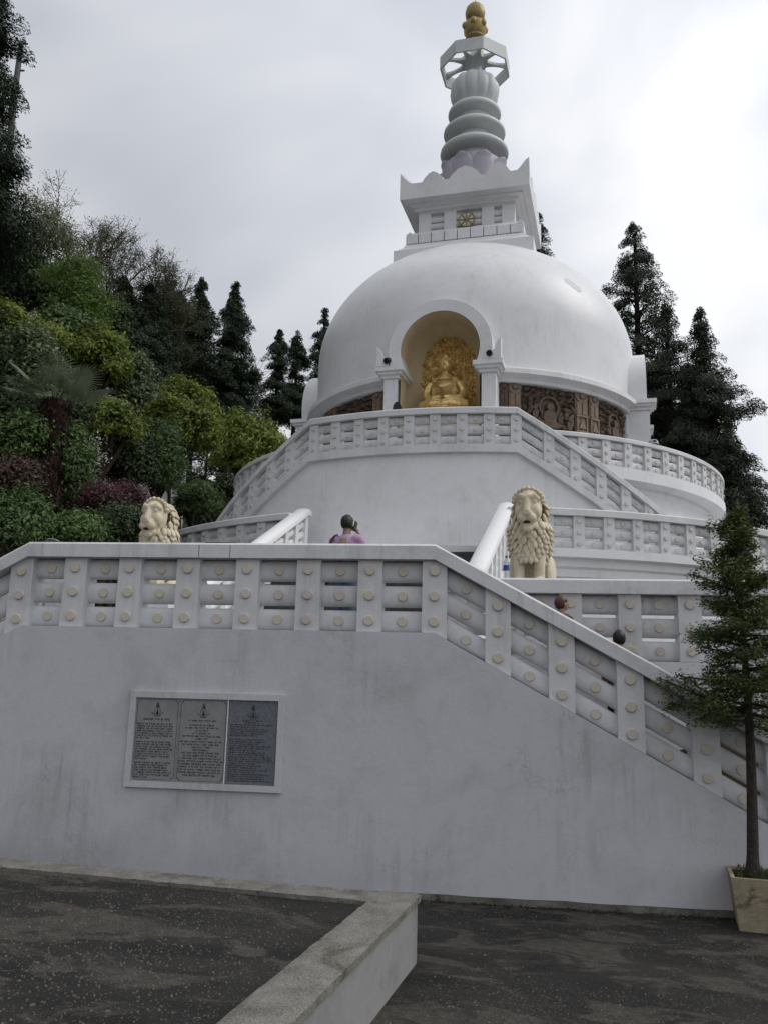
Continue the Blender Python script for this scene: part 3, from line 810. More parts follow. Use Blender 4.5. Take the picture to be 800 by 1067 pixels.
for side in range(4):
    c, s_ = [(1, 0), (0, 1), (-1, 0), (0, -1)][side]
    def P(s, d, z, c=c, s_=s_): return (s*c+(2.15+d)*s_, s*s_-(2.15+d)*c, z)
    vs = []
    for u in us: vs += [P(u*(1-0.0007), 0, 18.602), P(u*0.93, -0.15, 18.602), P(u*0.93, -0.15, lobed(u)), P(u*(1-0.0007), 0, lobed(u))]
    fs = []
    for k in range(len(us)-1):
        a = k*4; fs += [(a, a+1, a+5, a+4), (a+1, a+2, a+6, a+5), (a+2, a+3, a+7, a+6), (a+3, a, a+4, a+7)]
    b.add(vs, fs)
b.build('lobed_parapet', M_WHITE, harm)
b = MB()
P = lambda s, d, z: (s, -1.64+d, z)
b.tube([(0.03+0.25*math.cos(2*PI*k/32), -1.66, 17.53+0.25*math.sin(2*PI*k/32)) for k in range(33)], [0.032]*33, 6, cap=False)
b.disc(0.03, 17.53, -0.04, 0.05, 0.25, P, mi=1)
for k in range(8): b.tube([(0.03, -1.69, 17.53), (0.03+0.25*math.cos(PI*k/4), -1.69, 17.53+0.25*math.sin(PI*k/4))], [0.022, 0.022], 5)
b.ell((0.03, -1.69, 17.53), (0.07, 0.05, 0.07)); 
b.build('wheel_emblem', [M_FINIAL, M_SPIRE], harm, smooth=40)

# spire
sp = MB(); frustum(sp, [(1.25, 18.61), (1.20, 18.9), (0.95, 19.25), (0.80, 19.35)])
sp.lathe([(0.8, 19.2), (0.72, 19.6), (0.74, 20.8), (0.62, 22.6), (0.5, 23.2)], 40)
spire = sp.build('spire', M_SPIRE, pag, smooth=30)
b = MB(); b.lathe([(0.78, 19.12), (0.92, 19.35), (1.05, 19.75), (1.10, 20.15), (1.02, 20.5), (0.6, 20.55)], 48)
for k in range(9):
    a0 = 2*PI*(k+0.5)/9+0.12; vs = []; NJ = 16
    for j in range(NJ+1):
        v = j/NJ; w = (0.30+0.13*min(1, v/0.5))*(1 if v < 0.62 else math.sqrt(max(0.03, 1-((v-0.62)/0.38)**2.4)))
        rr = 0.82+0.32*math.sin(v*1.45)+0.02; zz = 19.15+1.27*v
        for i in range(9):
            u = i/4-1
            a = a0+u*w/rr; r_ = rr+0.07*(1-u*u)-0.03*(abs(u) > 0.95)+(0.05 if v > 0.9 else 0)
            vs.append((r_*math.sin(a), -r_*math.cos(a), zz))
    b.add(vs, [(j*9+i, j*9+i+1, (j+1)*9+i+1, (j+1)*9+i) for j in range(NJ) for i in range(8)])
b.build('lotus_base', M_LOTUS, spire, smooth=50)
for zc, R in ((21.02, 1.22), (21.82, 1.11), (22.6, 0.955)):
    b = MB(); b.lathe([(0.55, zc-0.20), (R*0.90, zc-0.13), (R*0.975, zc-0.095), (R, zc-0.02), (R*0.99, zc+0.06), (R*0.93, zc+0.13), (R*0.78, zc+0.20), (R*0.60, zc+0.26), (0.5, zc+0.3)], 72)
    b.build('umbrella_ring', M_SPIRE, spire, smooth=50)
b = MB()
flute = lambda a, z: 1+0.075*(abs(math.cos(a*6))**0.7-0.7)*(1 if 22.9 < z < 24.2 else 0)
b.lathe([(0.52, 22.7), (0.64, 22.86), (0.76, 23.05), (0.85, 23.30), (0.88, 23.52), (0.86, 23.72), (0.76, 23.92), (0.56, 24.06), (0.36, 24.12), (0.28, 24.18), (0.25, 24.35), (0.26, 24.6), (0.38, 24.72), (0.42, 24.76)], 96, rfun=flute)
b.build('vase', M_SPIRE, spire, smooth=50)
b = MB()
oc = lambda r, z: [(r*math.sin(PI/8+PI/4*k), -r*math.cos(PI/8+PI/4*k), z) for k in range(8)]
Ro, Ri = 1.30, 1.235
vs = oc(Ro, 24.36)+oc(Ri, 24.36)+oc(Ri, 24.86)+oc(Ro, 24.86)
fs = []
for k in range(8):
    j = (k+1) % 8
    fs += [(k, j, 8+j, 8+k), (8+k, 8+j, 16+j, 16+k), (16+k, 16+j, 24+j, 24+k), (24+k, 24+j, j, k)]
b.add(vs, fs)
vs = oc(0.50, 24.74)+oc(0.50, 24.94); b.add(vs, [tuple(range(7, -1, -1)), tuple(range(8, 16))]+[(k, (k+1) % 8, 8+(k+1) % 8, 8+k) for k in range(8)])
for k in range(8):
    a = PI/8+PI/4*k
    def P(s, d, z, a=a): return (s*math.sin(a)+d*math.cos(a), -s*math.cos(a)+d*math.sin(a), z)
    # spokes swelling at both ends, with a web arch near the rim
    vs = []; ss = [0.42+0.82*i/10 for i in range(11)]
    for i, s in enumerate(ss):
        w = 0.055+0.14*abs(i/10-0.5)**2*4*0.6
        vs += [P(s, -w, 24.76), P(s, w, 24.76), P(s, w, 24.86), P(s, -w, 24.86)]
    fs = []
    for i in range(10):
        q = i*4; fs += [(q, q+1, q+5, q+4), (q+1, q+2, q+6, q+5), (q+2, q+3, q+7, q+6), (q+3, q, q+4, q+7)]
    b.add(vs, fs)
b.build('octagonal_canopy', M_SPIRE, spire)
b = MB()
b.lathe([(0.30, 24.9), (0.36, 25.05), (0.30, 25.25), (0.26, 25.45), (0.34, 25.58), (0.26, 25.68), (0.36, 25.78), (0.30, 25.9), (0.34, 25.96), (0.42, 26.15), (0.40, 26.4), (0.28, 26.52), (0.24, 26.56), (0.34, 26.68), (0.37, 26.88), (0.33, 27.08), (0.22, 27.22), (0.06, 27.28), (0.015, 27.36), (0.012, 28.0)], 40)
for k in range(6):
    a = 2*PI*k/6; b.ell((0.40*math.sin(a), -0.40*math.cos(a), 26.28), (0.11, 0.11, 0.15), n=10, m=8)
b.build('gold_finial', M_FINIAL, spire, smooth=50)

# central stair from platform to the lowest ring
root = empty('staircase', (0, -12, ZB), 0, 'central flight of dark steps with broad white side rails leading up to the pagoda', 'steps')
b = MB()
for k in range(13):
    y0 = -13.95+k*0.30; b.box(-2.12, 2.12, y0+12, y0+12+0.298, 0.002, (k+1)*0.165)
b.build('steps', M_STEP, root)
for x in (-2.31, 2.31):
    r0, r1, y0, y1 = -14.15+12, -9.30+12, 0, 0
    slope = 0.485; zt = lambda y: 6.16-ZB-slope*max(0, (-9.45+12)-y)
    c = MB()
    ys = [r0, -9.45+12, r1]
    hw = 0.17; vs = []
    sec = [(-hw, -0.16), (hw, -0.16), (hw, -0.06), (hw*0.75, -0.015), (0.0, 0.0), (-hw*0.75, -0.015), (-hw, -0.06)]
    for y in ys: vs += [(x+dx, y, zt(y)+dz) for dx, dz in sec]
    n = 7; fs = [(k*n+i, k*n+(i+1) % n, (k+1)*n+(i+1) % n, (k+1)*n+i) for k in range(2) for i in range(n)]+[tuple(range(n-1, -1, -1)), tuple(2*n+i for i in range(n))]
    c.add(vs, fs); c.build('side_rail', M_BRIGHT, root, smooth=50)
    for k in range(9):
        y = r0+0.12+k*0.575; p_ = MB(); p_.box(x-0.11, x+0.11, y-0.09, y+0.09, max(-0.0, zt(y)-1.02-0.05), zt(y)-0.2+0.0); 
        p_.build('baluster', M_BRIGHT, root)
        if k < 8:
            q_ = MB()
            for z in (0.25, 0.47, 0.69): 
                yy0, yy1 = y+0.09, y+0.575-0.09
                vs = []
                for yq in (yy0, yy1):
                    vs += [(x+0.07*math.cos(2*PI*i/10), yq, zt(yq)-0.12-z+0.085*math.sin(2*PI*i/10)) for i in range(10)]
                q_.add(vs, [(i, (i+1) % 10, 10+(i+1) % 10, 10+i) for i in range(10)])
            q_.build('side_logs', M_BRIGHT, root, smooth=50)
    c = MB(); vs = []
    for y in (r0, r1): vs += [(x-0.14, y, -0.0), (x+0.14, y, -0.0), (x+0.14, y, max(0.05, zt(y)-1.0)), (x-0.14, y, max(0.05, zt(y)-1.0))]
    c.add(vs, [(0, 1, 5, 4), (1, 2, 6, 5), (2, 3, 7, 6), (3, 0, 4, 7), (3, 2, 1, 0), (4, 5, 6, 7)]); c.build('side_wall', M_BRIGHT, root)

# ------------------------------------------------------------------ inscription panel on the front wall
def plaque():
    root = empty('inscription_panel', wpt(-0.03, -0.05, 1.05), WYAW, 'white framed panel of three inscribed dark stone slabs set in the wall', 'plaque')
    z0 = 1.05
    L = lambda s, d, z: (s+0.03, d, z-z0)
    b = MB(); x0, x1, za, zb = -0.900, 0.918, 1.015, 2.078; w = 0.068
    for (a, c, e, f) in ((x0, x1, zb-0.07, zb), (x0, x1, za, za+w), (x0, x0+w, za+w+0.001, zb-0.071), (x1-w, x1, za+w+0.001, zb-0.071)):
        b.sweep([(-0.045, e), (0.01, e), (0.01, f), (-0.045, f)], [a, c], L)
    b.build('frame', M_FRONT, root)
    inner = [(x0+w+0.002, -0.310), (-0.308, 0.262), (0.270, x1-w-0.002)]
    zi0, zi1 = za+w+0.002, zb-0.072
    c = MB(); c.sweep([(-0.04, zi0), (-0.002, zi0), (-0.002, zi1), (-0.04, zi1)], [0.2625, 0.2695], L); c.build('divider', M_BRIGHT, root)
    rnd = random.Random(5)
    for k, (a, e) in enumerate(inner):
        s = MB(); s.sweep([(-0.022, zi0), (0.0, zi0), (0.0, zi1), (-0.022, zi1)], [a, e], L)
        sl = s.build('slab', M_SLATE if k < 2 else M_SLATE_DARK, root); sl['label'] = ['grey slab with left aligned text', 'grey slab with centred text', 'blue black slab with faint text'][k]
        t = MB(); y = -0.0235; cx = (a+e)/2; W2 = e-a
        def stroke(u0, u1, v0, v1): t.sweep([(y, v0), (y+0.0015, v0), (y+0.0015, v1), (y, v1)], [u0, u1], L)
        # emblem: small pagoda over an open oval on a lotus
        ez = zi1-0.055
        for q in range(5): stroke(cx-0.006-0.004*q, cx+0.006+0.004*q, ez-0.012*q, ez-0.012*q+0.009)
        n = 18
        for q in range(n):
            a1 = 2*PI*q/n; px, pz = cx+0.034*math.cos(a1), ez-0.095+0.042*math.sin(a1)
            stroke(px-0.004, px+0.004, pz-0.004, pz+0.004)
        stroke(cx-0.008, cx+0.008, ez-0.125, ez-0.075); stroke(cx-0.013, cx+0.013, ez-0.128, ez-0.105)
        for sg in (-1, 1):
            for q in range(6): stroke(cx+sg*(0.03+0.008*q)-0.004, cx+sg*(0.03+0.008*q)+0.004, ez-0.14+0.006*q, ez-0.133+0.006*q)
        stroke(cx-0.035, cx+0.035, ez-0.152, ez-0.146)
        # lines of tiny lettering, too small to read in the photograph
        lines = []
        zt = ez-0.195
        if k == 0:
            lines.append((zt, 0.62, 'c', 0.022)); zt -= 0.05
            for par in (7, 8, 7):
                for q in range(par): lines.append((zt, (0.9 if q < par-1 else 0.35)*rnd.uniform(0.9, 1.0), 'l', 0.0165)); zt -= 0.0265
                zt -= 0.016
        elif k == 1:
            lines.append((zt, 0.58, 'c', 0.017)); zt -= 0.05
            for wd in (0.55, 0.7, 0.28, 0.4, 0.82, 0.26, 0.88, 0.78, 0.4, 0.36, 0.82, 0.76, 0.9, 0.92, 0.9, 0.88, 0.93, 0.92, 0.7): lines.append((zt, wd, 'c', 0.0175)); zt -= 0.0305
        else:
            zt += 0.02
            for wd in (0.42, 0.3): lines.append((zt, wd, 'c', 0.012)); zt -= 0.024
            for q in range(26): lines.append((zt, rnd.uniform(0.55, 0.92), 'l', 0.013)); zt -= 0.0235 if q != 5 else 0.045
        for (z, wd, al, h) in lines:
            if z < zi0+0.03: continue
            x = cx-W2*wd/2 if al == 'c' else a+0.03; xe = x+W2*wd*(0.98 if al == 'c' else 0.95); xe = min(xe, e-0.02)
            while x < xe:
                wl = rnd.randint(2, 8)
                for _ in range(wl):
                    lw = h*rnd.uniform(0.45, 0.7)
                    if x+lw > xe: break
                    q = rnd.random()
                    if q < 0.4: stroke(x, x+lw*0.3, z, z+h); stroke(x+lw*0.3, x+lw, z+h*rnd.choice((0, 0.4, 0.75)), z+h*0.25+h*rnd.choice((0, 0.4, 0.75)))
                    elif q < 0.7: stroke(x, x+lw, z+h*0.75, z+h); stroke(x+lw*0.35, x+lw*0.65, z, z+h*0.75)
                    else: stroke(x, x+lw, z, z+h*0.25); stroke(x, x+lw*0.3, z+h*0.25, z+h); stroke(x+lw*0.7, x+lw, z+h*0.25, z+h)
                    x += lw*1.25
                x += h*0.7
        t.build('lettering', M_INK if k < 2 else M_INK_BLUE, sl, fix=False)
        if k < 2:
            bo = MB(); i_ = 0.016
            for (u0, u1, v0, v1) in ((a+i_+.03, e-i_-.03, zi1-i_-.003, zi1-i_), (a+i_+.03, e-i_-.03, zi0+i_, zi0+i_+.003), (a+i_, a+i_+.003, zi0+i_+.03, zi1-i_-.03), (e-i_-.003, e-i_, zi0+i_+.03, zi1-i_-.03)):
                bo.sweep([(y, v0), (y+0.0015, v0), (y+0.0015, v1), (y, v1)], [u0, u1], L)
            for sx, ux in ((1, a+i_), (-1, e-i_)):
                for sz, vz in ((1, zi0+i_), (-1, zi1-i_)):
                    for q in range(4):
                        a0, a1 = PI/2*q/4, PI/2*(q+1)/4; am = (a0+a1)/2
                        px, pz = ux+sx*0.03*math.cos(am), vz+sz*0.03*math.sin(am); bo.sweep([(y, pz-.005), (y+.0015, pz-.005), (y+.0015, pz+.005), (y, pz+.005)], [px-.003, px+.003], L)
            bo.build('border_line', M_INK, sl, fix=False)
plaque()

# ------------------------------------------------------------------ lions
def rot3(ax, a): return Matrix.Rotation(a, 3, ax)
def build_lion():
    b = MB(); T = b.tube
    b.ell((0, 0.32, 0.30), (0.31, 0.36, 0.30)); b.ell((0, 0.10, 0.62), (0.26, 0.30, 0.42), rot3('X', -0.35)); b.ell((0, -0.13, 0.84), (0.27, 0.24, 0.34))
    for s in (-1, 1):
        T([(s*0.155, -0.17, 0.88), (s*0.165, -0.25, 0.55), (s*0.165, -0.28, 0.30), (s*0.165, -0.29, 0.03)], [0.135, 0.118, 0.10, 0.095], 14)
        b.ell((s*0.165, -0.36, 0.07), (0.105, 0.15, 0.075))
        for k in range(4): b.ell((s*0.165+(k-1.5)*0.05, -0.475, 0.055), (0.028, 0.05, 0.05))
        b.ell((s*0.29, 0.20, 0.28), (0.12, 0.30, 0.27)); b.ell((s*0.32, -0.08, 0.06), (0.085, 0.2, 0.065))
    # head
    k0 = len(b.v)
    b.ell((0, -0.34, 1.22), (0.19, 0.20, 0.22)); b.ell((0, -0.47, 1.10), (0.125, 0.13, 0.09)); b.ell((0, -0.45, 1.02), (0.105, 0.115, 0.055))
    T([(0, -0.47, 1.34), (0, -0.555, 1.22), (0, -0.60, 1.135)], [0.05, 0.048, 0.055], 12); b.ell((0, -0.605, 1.135), (0.068, 0.035, 0.032))
    for s in (-1, 1):
        b.ell((s*0.065, -0.555, 1.085), (0.07, 0.07, 0.052)); b.ell((s*0.115, -0.445, 1.17), (0.07, 0.08, 0.08))
        T([(s*0.03, -0.52, 1.315), (s*0.10, -0.50, 1.335), (s*0.165, -0.44, 1.30)], [0.03, 0.036, 0.025], 10)
        b.ell((s*0.092, -0.495, 1.275), (0.036, 0.03, 0.026)); b.ell((s*0.175, -0.26, 1.32), (0.05, 0.03, 0.05))
    # chin tuft
    b.ell((0, -0.52, 0.985), (0.07, 0.05, 0.045))
    k1 = len(b.v)
    for q in range(k0, k1):
        x, y, z = b.v[q]; b.v[q] = (x*1.2, -0.36+(y+0.36)*1.15, 1.285+(z-1.285)*1.42)
    root = empty('lion_statue')
    body = blob(b, 'body', M_LION, root, 0.014, 3)
    m = MB(); m.ell((0, -0.572, 0.945), (0.088, 0.07, 0.024)); m.build('open_mouth', M_BARK_DARK, root, smooth=60)
    # mane of curled locks
    rnd = random.Random(4); m = MB()
    def lock(p, out, L, w):
        down = Vector((0, 0, -1)); t = (down-out*down.dot(out)+Vector((out.x*0.5, -0.1, 0))); t.normalize(); side = out.cross(t).normalized()
        R = Matrix((side, out, t)).transposed()
        m.ell(p, (w, w*0.62, L), R, 8, 6)
    c0 = Vector((0, -0.10, 1.16))
    for ring in range(9):
        ph = math.radians(82-ring*20); nn = max(5, int(19*math.cos(ph)*(1.0)))
        for k in range(nn):
            a = 2*PI*(k+0.5*(ring % 2))/nn+rnd.uniform(-.08, .08)
            d = Vector((math.cos(ph)*math.sin(a), -math.cos(ph)*math.cos(a), math.sin(ph)))
            if d.y < -0.50: continue
            p = c0+Vector((d.x*0.285, d.y*0.30, d.z*0.31)); lock(p, d, rnd.uniform(0.075, 0.1), rnd.uniform(0.045, 0.058))
    for k in range(11):
        a = PI*(k/10); x, z = 0.225*math.cos(a), 1.30+0.19*math.sin(a); m.ell((x*1.08, -0.42+0.07*abs(math.cos(a)), z+0.005), (0.045, 0.05, 0.04), None, 8, 6)
    for ring in range(8):
        z = 0.93-0.072*ring; rx = 0.345-0.004*ring-(0.03*max(0, ring-4)); ry = 0.29; nn = 19
        for k in range(nn):
            a = 2*PI*(k+0.5*(ring % 2))/nn+rnd.uniform(-.07, .07)
            d = Vector((math.sin(a), -math.cos(a), 0.15)).normalized()
            if ring >= 5 and d.y > 0.2: continue
            cy = -0.13+(0.02*ring if d.y > 0 else 0.0)
            lock(Vector((rx*math.sin(a), cy-ry*math.cos(a), z)), d, rnd.uniform(0.075, 0.105), rnd.uniform(0.048, 0.06))
    m.build('mane', M_LION, root, smooth=80, fix=True)
    pl = MB()
    frustum(pl, [(0.52, -0.95), (0.52, -0.16), (0.56, -0.14), (0.56, -0.002)])
    pl.build('plinth', M_WHITE, root)
    # tail curled over the haunch
    t = MB(); t.tube([(0.05, 0.62, 0.08), (0.30, 0.60, 0.10), (0.42, 0.40, 0.12), (0.44, 0.15, 0.12)], [0.05, 0.048, 0.045, 0.06], 10); t.build('tail', M_LION, root, smooth=60)
    return root
def copy_tree(o, parent=None):
    c = o.copy(); COL.objects.link(c)
    if parent: c.parent = parent
    for ch in list(o.children): copy_tree(ch, c)
    return c
lion = build_lion()
lion.location = (3.30, -14.3, 3.72); lion.scale = (0.9, 0.95, 1.0)
lion2 = copy_tree(lion); lion2.location = (-3.02, -14.3, 3.76)
tag(lion, 'cream stone lion seated right of the central stair, front legs showing', 'statue', 'stone lions flanking the central stair')
tag(lion2, 'cream stone lion left of the stair, only head and mane above the front rail', 'statue', 'stone lions flanking the central stair')

# ------------------------------------------------------------------ gilded seated figure in the niche
def buddha():
    root = empty('seated_statue', (0, -4.70, 9.27), 0, 'golden seated statue with folded robe in front of a golden leaf screen', 'statue')
    root.scale = (1.05, 1.05, 1.05)
    b = MB(); T = b.tube; o = 0.35
    b.ell((0, -0.05, o+0.30), (0.66, 0.42, 0.17))
    for s in (-1, 1):
        T([(s*0.60, -0.18, o+0.30), (s*0.25, -0.42, o+0.28), (-s*0.10, -0.46, o+0.27)], [0.17, 0.15, 0.12], 14)
        T([(s*0.37, 0.0, o+1.00), (s*0.50, -0.02, o+0.72), (s*0.46, -0.20, o+0.52)], [0.14, 0.125, 0.10], 14)
        T([(s*0.46, -0.20, o+0.52), (s*0.22, -0.40, o+0.46), (s*0.05, -0.46, o+0.46)], [0.10, 0.085, 0.07], 12)
        b.ell((s*0.155, -0.02, o+1.50), (0.028, 0.05, 0.11))
    b.ell((0, 0.03, o+0.75), (0.36, 0.24, 0.44)); b.ell((0, 0.0, o+1.06), (0.40, 0.19, 0.17)); T([(s_*0.10, 0, o+1.24) if False else (0.0, 0, o+1.24), (0, 0, o+1.05)], [0.16, 0.30], 14)
    T([(0, 0.0, o+1.05), (0, -0.01, o+1.30)], [0.12, 0.10], 12)
    b.ell((0, -0.04, o+1.50), (0.172, 0.18, 0.205)); T([(0, -0.20, o+1.55), (0, -0.225, o+1.475)], [0.018, 0.03], 8); b.ell((0, -0.195, o+1.415), (0.05, 0.02, 0.016))
    b.ell((0, -0.18, o+1.37), (0.05, 0.04, 0.035))
    for s in (-1, 1): b.ell((s*0.06, -0.185, o+1.535), (0.034, 0.02, 0.012)); b.ell((s*0.06, -0.18, o+1.575), (0.045, 0.02, 0.01))
    body = blob(b, 'body', M_GOLD, root, 0.018, 2)
    h = MB(); h.ell((0, 0.015, o+1.60), (0.188, 0.185, 0.135)); h.ell((0, 0.02, o+1.76), (0.10, 0.10, 0.09))
    rnd = random.Random(3)
    for k in range(150):
        a, t = rnd.uniform(0, 2*PI), rnd.uniform(0.05, 1.5); d = Vector((math.cos(t)*math.sin(a), -math.cos(t)*math.cos(a), math.sin(t)))
        h.ell((0.182*d.x, 0.015+0.18*d.y, o+1.61+0.13*d.z), (0.022, 0.022, 0.022), None, 6, 4)
    h.build('hair', M_GOLD, root, smooth=60)
    f = MB()
    # robe folds sweeping from the left shoulder over the chest and down the arms
    for k in range(9):
        pts = []
        for j in range(10):
            u = j/9; x = -0.34+0.66*u; z = o+1.06-0.055*k-0.26*math.sin(u*PI)*(1-0.03*k)+0.06*u
            r = 1-(x/0.46)**2; y = 0.03-0.245*math.sqrt(max(0.05, r))-0.01*k*0.4
            pts.append((x, y, z))
        f.tube(pts, [0.017]*10, 6)
    for s in (-1, 1):
        for k in range(5):
            f.tube([(s*(0.40+0.03*k), -0.13+0.03*k, o+1.02-0.05*k), (s*(0.53+0.015*k), -0.12, o+0.80-0.05*k), (s*0.50, -0.25, o+0.58-0.045*k)], [0.018, 0.02, 0.018], 6)
        for k in range(5):
            f.tube([(s*0.62, -0.28, o+0.42-0.06*k), (s*0.3, -0.50, o+0.40-0.06*k), (0.0, -0.57, o+0.34-0.05*k)], [0.018, 0.02, 0.018], 6)
    f.build('robe_folds', M_GOLD, root, smooth=60)
    p = MB(); p.lathe([(0.82, 0.0), (0.86, 0.08), (0.74, 0.18), (0.72, 0.22), (0.84, 0.32), (0.80, 0.44), (0.0, 0.44)], 40); p.build('lotus_seat', M_GOLD, root, smooth=50)
    # leaf shaped screen behind, densely carved
    n = 150; m_ = 190; vs = []; H0 = 3.16
    def halfw(v):
        return 0.97*math.sqrt(max(0.0, 1-max(0, (v-0.5)/0.5)**2.1)) if v > 0.5 else 0.97-0.10*(0.5-v)
    for j in range(m_+1):
        v = j/m_; w = halfw(v)
        for i in range(n+1):
            u = i/n*2-1; x = u*w; z = v*H0
            q = Vector((x*13, z*13, 2.0)); a = noise.noise(q); c = noise.noise(q*2.3+Vector((5, 0, 0)))
            d = 0.10*max(0, abs(a)*1.5-0.1)+0.05*c
            rim = abs(u) > 0.9 or v > 0.955
            if rim: d = 0.05+0.03*math.sin(z*40)
            hr = 9
            if hr < 0.40: d = 0.02
            if 0.36 < hr < 0.43: d = 0.09
            if abs(u) >= 0.999: d = 0
            vs.append((x, 0.42+0.22*(1-v)*0-d+0.12*u*u, z))
    b = MB(); L = n+1
    b.add(vs, [(j*L+i, j*L+i+1, (j+1)*L+i+1, (j+1)*L+i) for j in range(m_) for i in range(n)])
    k = len(vs); b.add([(x*0.98, 0.52, z) for x, y, z in vs[::L]]+[(x*0.98, 0.52, z) for x, y, z in vs[L-1::L]], [])
    b.f += [(j*L, (j+1)*L, k+j+1, k+j) for j in range(m_)]+[(j*L+n, k+m_+1+j, k+m_+2+j, (j+1)*L+n) for j in range(m_)]; b.m += [0]*(2*m_)
    b.build('leaf_screen', M_GOLD, root, smooth=75, fix=False)
buddha()

# ------------------------------------------------------------------ people
SKIN = mat('brown_skin', (0.27, 0.17, 0.125), 0.5); HAIR = mat('black_hair', (0.012, 0.010, 0.010), 0.5)
def person(loc, rz, label, shirt, trousers, pose, hair=HAIR, hair_long=False, scale=1.0):
    root = empty('person', loc, rz, label, 'person'); root.scale = (scale,)*3
    J = dict(hip=0.10, knee=(0.11, 0.02, 0.50), foot=(0.12, -0.02, 0.08))
    b = MB(); T = b.tube
    T([(0, 0, 0.90), (0, 0.0, 1.10), (0, 0.0, 1.30), (0, -0.01, 1.42)], [0.155, 0.14, 0.155, 0.10], 14)
    b.ell((0, 0, 0.93), (0.17, 0.12, 0.13)); b.ell((0, 0, 1.30), (0.19, 0.115, 0.17))
    T([(0, -0.01, 1.40), (0, 0.02, 1.56)], [0.062, 0.056], 12)
    b.ell((0, 0.02, 1.635), (0.076, 0.098, 0.115)); b.ell((0, 0.055, 1.575), (0.055, 0.06, 0.05))
    T([(0, 0.115, 1.65), (0, 0.138, 1.61)], [0.010, 0.017], 8); b.ell((0, 0.112, 1.578), (0.024, 0.012, 0.008))
    for s in (-1, 1):
        b.ell((s*0.078, 0.015, 1.63), (0.012, 0.022, 0.034)); b.ell((s*0.03, 0.105, 1.655), (0.015, 0.01, 0.008))
        T([(s*0.09, 0, 0.90), (s*0.10, 0.02, 0.50), (s*0.10, -0.02, 0.08)], [0.088, 0.058, 0.042], 12); b.ell((s*0.10, 0.05, 0.045), (0.042, 0.12, 0.042))
        sh, el, ha = [Vector(q) for q in pose['R' if s > 0 else 'L']]
        T([sh, el], [0.052, 0.040], 10); T([el, ha], [0.041, 0.028], 10)
        d = (ha-el).normalized(); side = d.orthogonal().normalized(); up2 = d.cross(side)
        palm = ha+d*0.05
        b.ell(palm, (0.03, 0.03, 0.05), d.to_track_quat('Z', 'Y').to_matrix())
        for k in range(4):
            f0 = palm+d*0.03+side*(k-1.5)*0.017; L = (0.060, 0.07, 0.066, 0.05)[k]
            T([f0, f0+d*L*0.5+up2*0.006, f0+d*L*0.85+up2*0.028], [0.0095, 0.009, 0.0075], 7)
        f0 = palm-side*0.025; T([f0, f0-side*0.025+d*0.02, f0-side*0.03+d*0.05+up2*0.012], [0.011, 0.010, 0.008], 7)
    blob(b, 'body', SKIN, root, 0.0085, 2)
    c = MB()
    c.tube([(0, 0, 0.88), (0, 0, 1.02), (0, 0.0, 1.22), (0, -0.005, 1.36), (0, -0.005, 1.43), (0, 0.0, 1.465)], [0.178, 0.168, 0.185, 0.15, 0.10, 0.07], 20)
    for q in range(len(c.v)): c.v[q] = (c.v[q][0]*1.08, c.v[q][1]*0.76, c.v[q][2])
    c.ell((0, 0, 1.31), (0.205, 0.128, 0.155))
    for s in (-1, 1):
        sh, el, ha = [Vector(q) for q in pose['R' if s > 0 else 'L']]
        c.tube([sh-Vector((s*0.05, 0, 0.0)), sh+Vector((s*0.005, 0, 0)), sh+(el-sh)*0.75], [0.085, 0.074, 0.062], 14)
    blob(c, 'shirt', shirt, root, 0.012, 3)
    t = MB(); t.ell((0, 0, 0.93), (0.185, 0.135, 0.13))
    for s in (-1, 1): t.tube([(s*0.09, 0, 0.93), (s*0.10, 0.01, 0.5), (s*0.10, -0.02, 0.09)], [0.104, 0.075, 0.066], 14)
    blob(t, 'trousers', trousers, root, 0.014, 2)
    for s in (-1, 1):
        sb = MB(); sb.ell((s*0.10, 0.045, 0.042), (0.05, 0.135, 0.042)); sb.build('shoe', M_BLACK, root, smooth=60)
    h = MB(); n = 20; vs = []
    for i in range(13):
        ph = -0.85+(PI/2+0.85)*i/12
        for k in range(n):
            a = 2*PI*k/n; y = math.sin(a); 
            lim = ph if y < 0.2 else max(ph, 0.30)
            r = 1.03+0.09*noise.noise(Vector((math.cos(a)*3, math.sin(a)*3, ph*4)))
            vs.append((0.086*r*math.cos(lim)*math.cos(a), 0.008+0.106*r*math.cos(lim)*math.sin(a), 1.645+0.112*r*math.sin(lim)))
    h.add(vs, [(i*n+k, i*n+(k+1) % n, (i+1)*n+(k+1) % n, (i+1)*n+k) for i in range(12) for k in range(n)]+[tuple(range(n-1, -1, -1))])
    if hair_long: h.ell((0, -0.05, 1.52), (0.085, 0.06, 0.17))
    h.build('hair', hair, root, smooth=70)
    return root
arm_down = lambda s: ((s*0.185, 0, 1.40), (s*0.225, -0.02, 1.13), (s*0.215, 0.08, 0.90))
LILAC = mat('lilac_tshirt_cotton', (0.42, 0.27, 0.42), 0.85); NAVY = mat('navy_cloth', (0.02, 0.022, 0.035), 0.85)
KHAKI = mat('khaki_cloth', (0.12, 0.09, 0.055), 0.85); RUST = mat('rust_cloth', (0.12, 0.045, 0.035), 0.85); JEANS = mat('blue_denim', (0.05, 0.07, 0.12), 0.85)
HAIR_RED = mat('henna_brown_hair', (0.07, 0.020, 0.018), 0.5)
MAN = (0.93, -16.2, 2.81)
man = person(MAN, math.radians(-10), 'man in a lilac T-shirt seen from behind, raising a phone to his right ear', LILAC, JEANS,
             {'R': ((0.185, 0, 1.40), (0.30, 0.10, 1.22), (0.135, 0.10, 1.50)), 'L': arm_down(-1)}, scale=1.0)
mw = lambda x, y, z: Vector(MAN)+Matrix.Rotation(math.radians(-10), 3, 'Z') @ Vector((x, y, z))
